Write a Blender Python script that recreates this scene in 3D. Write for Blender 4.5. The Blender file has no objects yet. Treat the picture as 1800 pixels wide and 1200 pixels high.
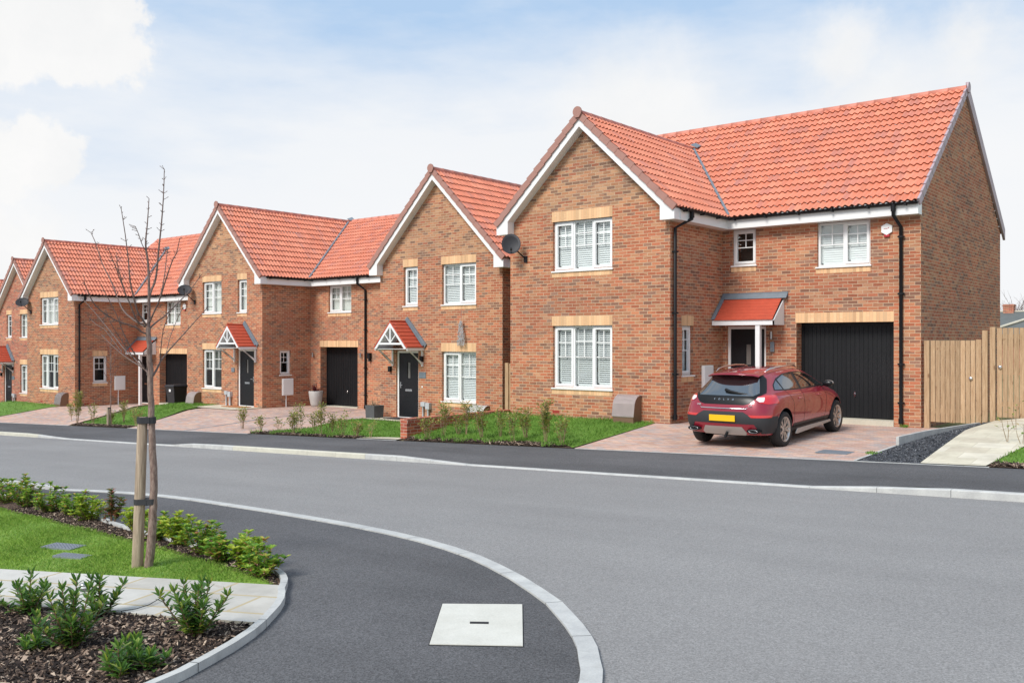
import bpy, bmesh, math, random
from mathutils import Vector, Matrix
R=random.Random(7)
S=bpy.context.scene; COL=S.collection
rad=math.radians
# ---------------------------------------------------------------- helpers
def link(o,parent=None):
    COL.objects.link(o)
    if parent: o.parent=parent
    return o
def tag(o,label=None,cat=None,group=None,kind=None):
    if label:o["label"]=label
    if cat:o["category"]=cat
    if group:o["group"]=group
    if kind:o["kind"]=kind
    return o
def thing(name,loc,label,cat,group=None,rz=0):
    o=bpy.data.objects.new(name,None); o.location=loc; o.rotation_euler=(0,0,rz); o.empty_display_size=.2
    link(o); return tag(o,label,cat,group)
class MB:
    def __init__(s,M=None): s.v=[];s.f=[];s.uv=[];s.mi=[];s.sm=[];s.M=M;s.m=0;s.smooth=False
    def p(s,pts,uv=None):
        if s.M is not None: pts=[s.M@Vector(q) for q in pts]
        b=len(s.v); s.v+= [tuple(q) for q in pts]; s.f.append(list(range(b,b+len(pts)))); s.uv.append(uv); s.mi.append(s.m); s.sm.append(s.smooth)
    def grid(s,rows,uvs=None,close=False):
        b=len(s.v); n=len(rows[0])
        for r in rows:
            for q in r: s.v.append(tuple(s.M@Vector(q)) if s.M is not None else tuple(q))
        for i in range(len(rows)-1):
            for j in range(n if close else n-1):
                k=(j+1)%n
                s.f.append([b+i*n+j,b+i*n+k,b+(i+1)*n+k,b+(i+1)*n+j]); s.mi.append(s.m); s.sm.append(s.smooth)
                s.uv.append([uvs[i][j],uvs[i][k],uvs[i+1][k],uvs[i+1][j]] if uvs else None)
    def box(s,x0,x1,y0,y1,z0,z1):
        a=[(x0,y0,z0),(x1,y0,z0),(x1,y1,z0),(x0,y1,z0),(x0,y0,z1),(x1,y0,z1),(x1,y1,z1),(x0,y1,z1)]
        for f in ((0,3,2,1),(4,5,6,7),(0,1,5,4),(1,2,6,5),(2,3,7,6),(3,0,4,7)): s.p([a[i] for i in f])
    def prism(s,pts,d):   # pts planar loop, extruded by vector d
        d=Vector(d); q=[Vector(a) for a in pts]; w=[a+d for a in q]
        s.p(q[::-1]); s.p(w)
        for i in range(len(q)):
            j=(i+1)%len(q); s.p([q[i],q[j],w[j],w[i]])
    def tube(s,path,r,n=8,cap=True):
        path=[Vector(a) for a in path]
        if not isinstance(r,(list,tuple)): r=[r]*len(path)
        rows=[]; up=None
        for i,a in enumerate(path):
            t=(path[min(i+1,len(path)-1)]-path[max(i-1,0)]).normalized()
            if up is None or abs(up.dot(t))>.95: up=Vector((0,0,1)) if abs(t.z)<.9 else Vector((1,0,0))
            x=t.cross(up).normalized(); y=x.cross(t).normalized(); up=y
            rows.append([a+x*(r[i]*math.cos(k*2*math.pi/n))+y*(r[i]*math.sin(k*2*math.pi/n)) for k in range(n)])
        o=s.smooth; s.smooth=True; s.grid(rows,close=True); s.smooth=o
        if cap: s.p(rows[0]); s.p(rows[-1][::-1])
    def lathe(s,prof,c=(0,0,0),n=16):
        o=s.smooth; s.smooth=True
        s.grid([[(c[0]+r*math.cos(k*2*math.pi/n),c[1]+r*math.sin(k*2*math.pi/n),c[2]+z) for k in range(n)] for r,z in prof],close=True); s.smooth=o
    def mesh(s,name,mats,off=(0,0,0)):
        me=bpy.data.meshes.new(name); me.from_pydata(s.v,[],s.f)
        if not isinstance(mats,(list,tuple)): mats=[mats]
        for m in mats: me.materials.append(m)
        me.polygons.foreach_set("material_index",s.mi); me.polygons.foreach_set("use_smooth",s.sm)
        L=me.uv_layers.new(name="UVMap"); k=0; dat=[0.0]*(2*len(me.loops))
        V=s.v
        for f,uv in zip(s.f,s.uv):
            if uv is None:
                a,b,c=V[f[0]],V[f[1]],V[f[2]]
                n=(Vector(b)-Vector(a)).cross(Vector(c)-Vector(b)); ax=abs(n.x);ay=abs(n.y);az=abs(n.z)
                if az>ax and az>ay: g=[(V[i][0]+off[0],V[i][1]+off[1]) for i in f]
                elif ax>ay: g=[(V[i][1]+off[1]+.11,V[i][2]+off[2]) for i in f]
                else: g=[(V[i][0]+off[0],V[i][2]+off[2]) for i in f]
            else: g=uv
            for q in g: dat[2*k]=q[0]; dat[2*k+1]=q[1]; k+=1
        L.data.foreach_set("uv",dat); me.update(); return me
    def build(s,name,mats,parent=None,off=(0,0,0),bevel=0):
        o=link(bpy.data.objects.new(name,s.mesh(name,mats,off)),parent)
        if bevel:
            b=o.modifiers.new("bevel","BEVEL"); b.width=bevel; b.segments=2; b.limit_method='ANGLE'
            w=o.modifiers.new("weld","WELD"); w.merge_threshold=.0002
            o.modifiers.move(1,0)
        return o
# ---------------------------------------------------------------- camera maths
F=1636.; FX,FY=-.6350,.7725
def ray(px,py):
    u=(px-900)/F; return Vector((FX+u*FY,FY-u*FX,(600-py)/F))
SL=.036
def zg(x): return -1.75+SL*max(-80,min(2,x))
def G(px,py,off=0):
    r=ray(px,py); d=(-1.75+off)/(r.z-SL*r.x); return Vector((d*r.x,d*r.y,d*r.z))
def PY(px,py,y): r=ray(px,py); return r*(y/r.y)
# ---------------------------------------------------------------- materials
class NT:
    def __init__(s,name):
        s.mat=bpy.data.materials.new(name); s.mat.use_nodes=True; s.t=s.mat.node_tree; s.n=s.t.nodes; s.n.clear()
        s.out=s.n.new("ShaderNodeOutputMaterial"); s.b=s.n.new("ShaderNodeBsdfPrincipled"); s.t.links.new(s.b.outputs[0],s.out.inputs[0])
    def add(s,ty,**k):
        n=s.n.new("ShaderNode"+ty)
        for a,v in k.items(): setattr(n,a,v)
        return n
    def set(s,inp,v):
        if hasattr(v,"links") or isinstance(v,bpy.types.NodeSocket): s.t.links.new(v,inp)
        else: inp.default_value=v
    def m(s,op,a,b=0,c=0,clamp=False):
        n=s.add("Math",operation=op,use_clamp=clamp); s.set(n.inputs[0],a); s.set(n.inputs[1],b); s.set(n.inputs[2],c); return n.outputs[0]
    def co(s,w="Object"): return s.add("TexCoord").outputs[w]
    def noise(s,vec,scale,detail=3,rough=.55,out=0,dist=0,dim='3D'):
        n=s.add("TexNoise"); n.noise_dimensions=dim; s.set(n.inputs["Vector"],vec); n.inputs["Scale"].default_value=scale; n.inputs["Detail"].default_value=detail; n.inputs["Roughness"].default_value=rough; n.inputs["Distortion"].default_value=dist
        return n.outputs[out]
    def ramp(s,f,st,interp='LINEAR'):
        n=s.add("ValToRGB"); r=n.color_ramp; r.interpolation=interp
        while len(r.elements)<len(st): r.elements.new(1)
        for e,(p,c) in zip(r.elements,st):
            e.position=p; e.color=(c,c,c,1) if not isinstance(c,tuple) else (*c,1)
        s.set(n.inputs[0],f); return n.outputs[0]
    def mix(s,f,a,b,bt='MIX'):
        n=s.add("Mix",data_type='RGBA',blend_type=bt); s.set(n.inputs[0],f)
        for i,v in ((6,a),(7,b)):
            if isinstance(v,tuple): v=(*v,1) if len(v)==3 else v
            s.set(n.inputs[i],v)
        return n.outputs[2]
    def xyz(s,v): n=s.add("SeparateXYZ"); s.set(n.inputs[0],v); return n.outputs
    def comb(s,x,y,z=0):
        n=s.add("CombineXYZ")
        for i,v in enumerate((x,y,z)): s.set(n.inputs[i],v)
        return n.outputs[0]
    def mapv(s,v,sc=(1,1,1),rot=(0,0,0),loc=(0,0,0)):
        n=s.add("Mapping"); s.set(n.inputs[0],v); n.inputs["Scale"].default_value=sc; n.inputs["Rotation"].default_value=rot; n.inputs["Location"].default_value=loc; return n.outputs[0]
    def white(s,v): n=s.add("TexWhiteNoise",noise_dimensions='3D'); s.set(n.inputs["Vector"],v); return n.outputs
    def bump(s,h,st=.3,d=.01):
        n=s.add("Bump"); n.inputs["Strength"].default_value=st; n.inputs["Distance"].default_value=d; s.set(n.inputs["Height"],h); s.set(s.b.inputs["Normal"],n.outputs[0]); return n
    def fin(s,col=None,rough=.8,spec=.5,metal=0,**k):
        if col is not None:
            if isinstance(col,tuple): col=(*col,1)
            s.set(s.b.inputs["Base Color"],col)
        s.set(s.b.inputs["Roughness"],rough); s.b.inputs["Specular IOR Level"].default_value=spec; s.b.inputs["Metallic"].default_value=metal
        for a,v in k.items(): s.set(s.b.inputs[a.replace('_',' ')],v)
        return s.mat
def plain(name,col,rough=.6,spec=.5,metal=0,var=.12,sc=6,bump=0,**k):
    t=NT(name); n=t.noise(t.co(),sc,4)
    f=t.m('MULTIPLY_ADD',n,2*var,1-var)
    c=t.mix(1,col,t.comb(f,f,f),'MULTIPLY')
    if bump: t.bump(t.noise(t.co(),sc*8,4),bump,.004)
    return t.fin(c,rough,spec,metal,**k)
def brick_mat(name,stops,mortar,bl=.225,bh=.075,mj=.0105,half=.5,dirt=True,tint=(1,1,1),bst=.5):
    t=NT(name); u,v,_=t.xyz(t.co("UV"))
    V=t.m('DIVIDE',v,bh); row=t.m('FLOOR',V); fv=t.m('FRACT',V)
    sh=t.m('MULTIPLY',t.m('FLOORED_MODULO',row,2),half)
    U=t.m('ADD',t.m('DIVIDE',u,bl),sh); cu=t.m('FLOOR',U); fu=t.m('FRACT',U)
    mk=t.m('MAXIMUM',t.m('LESS_THAN',fu,mj/bl),t.m('LESS_THAN',fv,mj/bh))
    cell=t.comb(cu,row,3.3); w=t.white(cell)
    pos=t.comb(u,v,0)
    big=t.noise(t.mapv(pos,(.45,2.2,1)),1.6,3)
    r=t.m('ADD',w[0],t.m('MULTIPLY_ADD',big,.8,-.4),clamp=True)
    c=t.ramp(r,stops,'CONSTANT')
    w2=t.white(t.comb(cu,row,9.1)); f=t.m('MULTIPLY_ADD',w2[0],.32,.84)
    fine=t.noise(pos,55,3,.7); f=t.m('MULTIPLY',f,t.m('MULTIPLY_ADD',fine,.7,.65))
    c=t.mix(1,c,t.comb(f,f,f),'MULTIPLY')
    mn=t.m('MULTIPLY_ADD',t.noise(pos,14,3),.5,.75)
    mc=t.mix(1,mortar,t.comb(mn,mn,mn),'MULTIPLY')
    c=t.mix(mk,c,mc)
    if dirt:
        z=t.noise(t.mapv(pos,(.35,.8,1)),1.1,5,.6)
        d=t.ramp(z,[(.35,(.86,.86,.88)),(.6,(1.08,1.05,1.0))]); c=t.mix(1,c,d,'MULTIPLY')
    if tint!=(1,1,1): c=t.mix(1,c,tint,'MULTIPLY')
    t.bump(t.m('SUBTRACT',t.m('MULTIPLY',fine,.35),mk),bst,.006)
    return t.fin(c,.88,.25)
M={}
BR=[(0,(.43,.150,.082)),(.2,(.46,.185,.100)),(.36,(.44,.215,.122)),(.50,(.39,.135,.075)),(.60,(.46,.24,.14)),(.68,(.42,.165,.093)),(.79,(.26,.13,.088)),(.91,(.30,.165,.115))]
MO=(.57,.43,.30)
M['brick']=brick_mat('brick_wall_mix',BR,MO)
M['brick2']=brick_mat('brick_wall_plain_red',[(0,(.42,.135,.085)),(.35,(.46,.18,.11)),(.6,(.39,.125,.08)),(.75,(.46,.22,.135)),(.92,(.24,.13,.10))],(.58,.42,.32))
M['brick3']=brick_mat('brick_buff_top',[(0,(.47,.23,.125)),(.25,(.45,.25,.145)),(.42,(.40,.155,.09)),(.56,(.49,.28,.16)),(.70,(.41,.21,.125)),(.82,(.27,.155,.105))],MO)
M['buff']=brick_mat('buff_brick',[(0,(.74,.465,.255)),(.4,(.71,.435,.24)),(.75,(.76,.49,.28))],(.60,.42,.26),bl=.075,bh=3.0,half=0,mj=.008,dirt=False,bst=.3)
M['garden_brick']=brick_mat('garden_wall_brick',[(0,(.42,.11,.065)),(.4,(.48,.15,.08)),(.8,(.36,.1,.07))],(.62,.46,.36))
def block_mat():
    t=NT('block_paving'); u,v,_=t.xyz(t.co("UV"))
    V=t.m('DIVIDE',v,.105); row=t.m('FLOOR',V); fv=t.m('FRACT',V)
    U=t.m('ADD',t.m('DIVIDE',u,.21),t.m('MULTIPLY',t.m('FLOORED_MODULO',row,2),.5)); cu=t.m('FLOOR',U); fu=t.m('FRACT',U)
    mk=t.m('MAXIMUM',t.m('LESS_THAN',fu,.04),t.m('LESS_THAN',fv,.07))
    w=t.white(t.comb(cu,row,1.7))
    c=t.ramp(w[0],[(0,(.53,.35,.285)),(.22,(.58,.41,.34)),(.42,(.48,.39,.355)),(.58,(.60,.43,.33)),(.72,(.51,.33,.255)),(.86,(.44,.37,.345))],'CONSTANT')
    p=t.comb(u,v,0); n=t.noise(p,1.2,5,.6); d=t.ramp(n,[(.3,(.82,.82,.84)),(.65,(1.12,1.09,1.06))]); c=t.mix(1,c,d,'MULTIPLY')
    f=t.noise(p,70,2); g=t.m('MULTIPLY_ADD',f,.6,.7); c=t.mix(1,c,t.comb(g,g,g),'MULTIPLY')
    c=t.mix(t.m('MULTIPLY',mk,.75),c,(.24,.18,.155)); t.bump(t.m('SUBTRACT',1,mk),.3,.004)
    return t.fin(c,.8,.3)
M['block']=block_mat()
def tile_mat():
    t=NT('roof_tile_red'); u,v,_=t.xyz(t.co("UV"))
    U=t.m('FLOOR',t.m('DIVIDE',u,.15)); V=t.m('FLOOR',t.m('DIVIDE',v,.31)); w=t.white(t.comb(U,V,2.2))
    U2=t.m('FLOOR',t.m('DIVIDE',t.m('ADD',u,t.m('MULTIPLY',t.m('FLOORED_MODULO',V,2),.15)),.3)); w2=t.white(t.comb(U2,V,5))
    c=t.ramp(w2[0],[(0,(.65,.215,.125)),(.25,(.68,.235,.138)),(.5,(.66,.222,.13)),(.7,(.70,.255,.152)),(.86,(.62,.215,.135)),(.94,(.56,.205,.14))],'CONSTANT')
    p=t.comb(u,v,0); st=t.noise(t.mapv(p,(14,2,1)),1,4,.65); g=t.m('MULTIPLY_ADD',st,.5,.76); g=t.m('MULTIPLY',g,t.m('MULTIPLY_ADD',w[0],.14,.93))
    c=t.mix(1,c,t.comb(g,g,g),'MULTIPLY'); c=t.mix(t.m('MULTIPLY',t.m('GREATER_THAN',w[0],.95),.45),c,(.38,.17,.15))
    b=t.noise(p,.7,4); c=t.mix(t.m('MULTIPLY',t.ramp(b,[(.4,0.),(.7,1.)]),.12),c,(.66,.36,.29))
    t.bump(t.noise(p,120,2),.15,.002)
    return t.fin(c,.5,.4)
M['tile']=tile_mat()
M['ridge']=plain('ridge_tile_red',(.60,.215,.145),.55,var=.2,sc=3)
M['verge']=plain('verge_brown',(.38,.195,.155),.55,var=.15,sc=4)
M['verge_grey']=plain('verge_grey_purple',(.42,.33,.36),.5,var=.25,sc=3)
M['porch_red']=plain('porch_tile_red',(.50,.085,.045),.45,var=.2,sc=9)
M['lead']=plain('lead_flashing',(.17,.20,.23),.5,var=.25,sc=5)
M['white']=plain('white_upvc',(.86,.86,.85),.3,var=.02,sc=2)
M['white2']=plain('white_painted_board',(.80,.80,.80),.45,var=.05,sc=3)
M['fascia']=plain('white_fascia',(.84,.84,.83),.35,var=.04,sc=2)
M['black']=plain('black_plastic',(.008,.008,.010),.5,.3,var=.2)
M['doorblack']=plain('door_black',(.009,.0095,.012),.45,.3,var=.2,sc=9,bump=.05)
def garage_mat():
    t=NT('garage_door_black'); n=t.noise(t.mapv(t.co(),(3,3,.4)),3,4)
    c=t.ramp(n,[(.3,(.006,.0065,.008)),(.7,(.011,.0115,.013))]); return t.fin(c,.5,.3)
M['garage']=garage_mat()
M['chrome']=plain('bright_metal',(.75,.75,.76),.18,metal=1,var=.05)
M['steel']=plain('brushed_metal',(.45,.45,.46),.35,metal=1,var=.1)
M['room']=plain('unlit_room_dark',(.06,.055,.05),.9)
M['cloth']=plain('curtain_cloth',(.74,.74,.70),.85,var=.12,sc=8)
M['slat']=plain('blind_slat_white',(.82,.84,.84),.45,var=.03)
def glass_mat(name,tint=(.9,.93,.92),refl=1.5):
    t=NT(name); t.n.remove(t.b); tr=t.add("BsdfTransparent"); tr.inputs[0].default_value=(*tint,1); gl=t.add("BsdfGlossy"); gl.inputs["Roughness"].default_value=.015
    fr=t.add("LayerWeight"); fr.inputs[0].default_value=.5; fq=t.m('MULTIPLY_ADD',t.m('POWER',fr.outputs['Facing'],4.0),.7,.075); mx=t.add("MixShader"); t.t.links.new(fq,mx.inputs[0]); t.t.links.new(tr.outputs[0],mx.inputs[1]); t.t.links.new(gl.outputs[0],mx.inputs[2]); t.t.links.new(mx.outputs[0],t.out.inputs[0])
    return t.mat
M['glass']=glass_mat('window_glass',(.92,.95,.94),1.62)
def asphalt(name,c0,c1,spk,sc=1.0,patch=.1):
    t=NT(name); o=t.co(); x,y,z=t.xyz(o); p=t.comb(x,y,0)
    a=t.noise(p,.35,5,.6); b=t.noise(t.mapv(p,(.25,1.2,1),(0,0,.15)),.8,4)
    k=t.m('MULTIPLY_ADD',b,.5,t.m('MULTIPLY',a,.5)); c=t.mix(t.ramp(k,[(.35,0.),(.65,1.)]),c0,c1)
    vo=t.add("TexVoronoi"); t.set(vo.inputs["Vector"],p); vo.inputs["Scale"].default_value=120*sc
    cr,_,_=t.xyz(vo.outputs["Color"]); s=t.m('MULTIPLY_ADD',cr,spk,1-spk*.5); c=t.mix(1,c,t.comb(s,s,s),'MULTIPLY')
    f=t.noise(p,38*sc,3,.7); s2=t.m('MULTIPLY_ADD',f,.5,.75); c=t.mix(1,c,t.comb(s2,s2,s2),'MULTIPLY')
    wn=t.noise(p,9,3,.6); dk=t.ramp(wn,[(.68,0.),(.74,1.)]); c=t.mix(t.m('MULTIPLY',dk,.12),c,(.05,.05,.055))
    t.bump(t.m('ADD',cr,f),.35,.004)
    return t.fin(c,.85,.25)
M['road']=asphalt('asphalt_road_grey',(.236,.229,.223),(.282,.274,.266),.5)
M['foot']=asphalt('asphalt_footway_dark',(.080,.079,.081),(.135,.133,.136),.8)
def conc(name,a,b,sc=3,spots=.0,stain=.35):
    t=NT(name); o=t.co(); n=t.noise(o,sc,6,.65); c=t.mix(t.ramp(n,[(.3,0.),(.7,1.)]),a,b)
    f=t.noise(o,90,2); s=t.m('MULTIPLY_ADD',f,.3,.85); c=t.mix(1,c,t.comb(s,s,s),'MULTIPLY')
    st=t.noise(o,sc*.8,5,.7,dist=1.5); c=t.mix(t.m('MULTIPLY',t.ramp(st,[(.55,0.),(.75,1.)]),stain),c,(.25,.24,.22))
    t.bump(f,.15,.002); return t.fin(c,.85,.25)
M['kerb']=conc('kerb_concrete',(.42,.42,.41),(.58,.58,.55),4)
M['kerb_buff']=conc('kerb_concrete_buff',(.52,.50,.42),(.62,.60,.50),4)
M['cover']=conc('cover_concrete',(.56,.545,.48),(.66,.645,.58),3,stain=.15)
M['threshold']=conc('threshold_stone',(.5,.47,.38),(.6,.56,.46))
def slab_mat(name,cols,lx,ly,joint,ang=0.,jc=(.52,.47,.36)):
    t=NT(name); o=t.co("UV"); q=t.mapv(o,(1,1,1),(0,0,ang)); u,v,_=t.xyz(q)
    V=t.m('DIVIDE',v,ly); row=t.m('FLOOR',V); U=t.m('ADD',t.m('DIVIDE',u,lx),t.m('MULTIPLY',t.m('FLOORED_MODULO',row,2),.5))
    mk=t.m('MAXIMUM',t.m('LESS_THAN',t.m('FRACT',U),joint/lx),t.m('LESS_THAN',t.m('FRACT',V),joint/ly))
    w=t.white(t.comb(t.m('FLOOR',U),row,4)); c=t.ramp(w[0],cols,'CONSTANT')
    n=t.noise(o,2.5,5,.65); c=t.mix(1,c,t.ramp(n,[(.3,(.8,.79,.77)),(.65,(1.08,1.08,1.07))]),'MULTIPLY')
    st=t.noise(t.mapv(o,(1,3,1)),1.6,4); c=t.mix(t.m('MULTIPLY',t.ramp(st,[(.66,0.),(.7,1.)]),.4),c,(.4,.33,.27))
    c=t.mix(mk,c,jc); t.bump(t.m('SUBTRACT',t.m('MULTIPLY',n,.5),mk),.25,.005); return t.fin(c,.8,.3)
PANG=-math.atan2(1.01,2.67)
M['slab']=slab_mat('paving_slab_grey',[(0,(.50,.475,.43)),(.5,(.56,.54,.50)),(.8,(.47,.45,.41))],.9,.43,.03,PANG,(.46,.38,.24))
M['slab2']=slab_mat('paving_slab_cream',[(0,(.62,.57,.45)),(.5,(.67,.62,.51)),(.8,(.58,.52,.41))],.6,.45,.014)
def grass_mat(name,a,b,c):
    t=NT(name); g=t.add("NewGeometry"); n=t.noise(g.outputs["Position"],1.4,5,.7); n2=t.noise(g.outputs["Position"],30,3,.7)
    k=t.mix(t.ramp(n,[(.35,0.),(.68,1.)]),a,b); k=t.mix(t.ramp(n2,[(.45,0.),(.75,.8)]),k,c); return t.fin(k,.7,.25)
M['grass']=grass_mat('lawn_grass',(.13,.26,.03),(.21,.36,.045),(.38,.42,.11))
M['grass_far']=grass_mat('lawn_grass_fresh',(.08,.185,.022),(.13,.265,.036),(.24,.34,.07))
M['wild']=grass_mat('rough_ground',(.10,.12,.04),(.16,.17,.06),(.2,.16,.09))
def mulch_mat(name,cols):
    t=NT(name); g=t.add("NewGeometry"); v=t.add("TexVoronoi"); t.set(v.inputs["Vector"],t.mapv(g.outputs["Position"],(1,2,1),(0,0,.6))); v.inputs["Scale"].default_value=38
    x,_,_=t.xyz(v.outputs["Color"]); t.bump(x,.6,.01); return t.fin(t.ramp(x,cols),.9,.2)
M['mulch']=mulch_mat('bark_mulch',[(0,(.03,.02,.017)),(.5,(.075,.05,.038)),(.85,(.16,.10,.07)),(1,(.28,.19,.13))])
M['gravel']=mulch_mat('slate_gravel',[(0,(.035,.038,.045)),(.5,(.075,.08,.09)),(1,(.15,.155,.17))])
def chip_mat():
    t=NT('bark_chip'); g=t.add("NewGeometry"); c=t.ramp(g.outputs["Random Per Island"],[(0,(.016,.012,.011)),(.45,(.04,.028,.023)),(.64,(.09,.06,.045)),(.82,(.22,.15,.11)),(1,(.58,.45,.34))]); return t.fin(c,.85,.25)
M['chip']=chip_mat()
def stone_mat():
    t=NT('slate_chip'); g=t.add("NewGeometry"); c=t.ramp(g.outputs["Random Per Island"],[(0,(.03,.033,.04)),(.5,(.07,.075,.085)),(.9,(.13,.135,.15)),(1,(.25,.25,.26))]); return t.fin(c,.6,.4)
M['stone']=stone_mat()
def leaf_mat(name,stops,rough=.4,spec=.5):
    t=NT(name); g=t.add("NewGeometry"); c=t.ramp(g.outputs["Random Per Island"],stops)
    bf=c
    t.fin(bf,rough,spec); tl=t.add('BsdfTranslucent'); t.set(tl.inputs[0],c); mx=t.add('MixShader'); mx.inputs[0].default_value=.38; t.t.links.new(t.b.outputs[0],mx.inputs[1]); t.t.links.new(tl.outputs[0],mx.inputs[2]); t.t.links.new(mx.outputs[0],t.out.inputs[0]); return t.mat
M['leaf_hedge']=leaf_mat('leaf_hedge',[(0,(.08,.20,.025)),(.3,(.15,.32,.035)),(.58,(.27,.45,.05)),(.82,(.42,.54,.07)),(.93,(.52,.42,.09)),(1,(.52,.16,.10))])
M['leaf_red']=leaf_mat('leaf_hedge_reddish',[(0,(.06,.13,.03)),(.4,(.12,.19,.04)),(.7,(.26,.17,.06)),(1,(.42,.10,.09))])
M['leaf_yellow']=leaf_mat('leaf_hedge_yellowish',[(0,(.15,.30,.03)),(.5,(.32,.46,.04)),(1,(.60,.62,.08))])
M['leaf_laurel']=leaf_mat('leaf_laurel',[(0,(.055,.14,.03)),(.5,(.11,.23,.045)),(.85,(.20,.34,.06)),(1,(.44,.48,.07))],.25,.6)
M['leaf_sparse']=leaf_mat('leaf_sparse',[(0,(.14,.25,.05)),(.4,(.26,.37,.08)),(.7,(.50,.48,.11)),(1,(.58,.40,.17))])
M['bud']=plain('flower_bud_pink',(.60,.28,.24),.6,var=.3,sc=20)
M['cordy']=leaf_mat('leaf_cordyline',[(0,(.09,.02,.025)),(1,(.20,.04,.04))])
def bark_mat(name,a,b,sc):
    t=NT(name); o=t.co(); n=t.noise(t.mapv(o,sc),6,5,.7); c=t.mix(t.ramp(n,[(.3,0.),(.7,1.)]),a,b); t.bump(n,.5,.01); return t.fin(c,.75,.3)
M['bark']=bark_mat('bark_young_tree',(.11,.06,.05),(.36,.27,.22),(9,9,2.5))
M['twig']=bark_mat('twig_brown',(.12,.082,.07),(.22,.155,.135),(5,5,5))
M['stem']=bark_mat('shrub_stem',(.13,.07,.04),(.25,.16,.09),(5,5,5))
M['drystem']=bark_mat('dry_stem',(.24,.16,.09),(.42,.31,.19),(5,5,5))
def wood_mat(name,a,b,c):
    t=NT(name); o=t.co("Object"); g=t.add("NewGeometry"); r=g.outputs["Random Per Island"]
    off=t.comb(t.m('MULTIPLY',r,17),t.m('MULTIPLY',r,31),0); n=t.add("VectorMath",operation='ADD'); t.set(n.inputs[0],o); t.set(n.inputs[1],off)
    w=t.noise(t.mapv(n.outputs[0],(9,9,.7)),4,4,.6,dist=1.2); k=t.noise(t.mapv(n.outputs[0],(6,6,2.2)),1.6,2)
    col=t.mix(t.ramp(w,[(.3,0.),(.7,1.)]),a,b); f=t.m('MULTIPLY_ADD',r,.4,.8); col=t.mix(1,col,t.comb(f,f,f),'MULTIPLY')
    col=t.mix(t.ramp(k,[(.70,0.),(.76,1.)]),col,c); t.bump(w,.2,.004); return t.fin(col,.75,.25)
M['timber']=wood_mat('fence_timber',(.36,.225,.125),(.55,.38,.23),(.24,.13,.07))
M['stake']=wood_mat('stake_timber',(.19,.14,.10),(.50,.40,.29),(.15,.10,.07))
def rect_shape(x0,x1,z0,z1): return x0,x1,z0,z1
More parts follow.
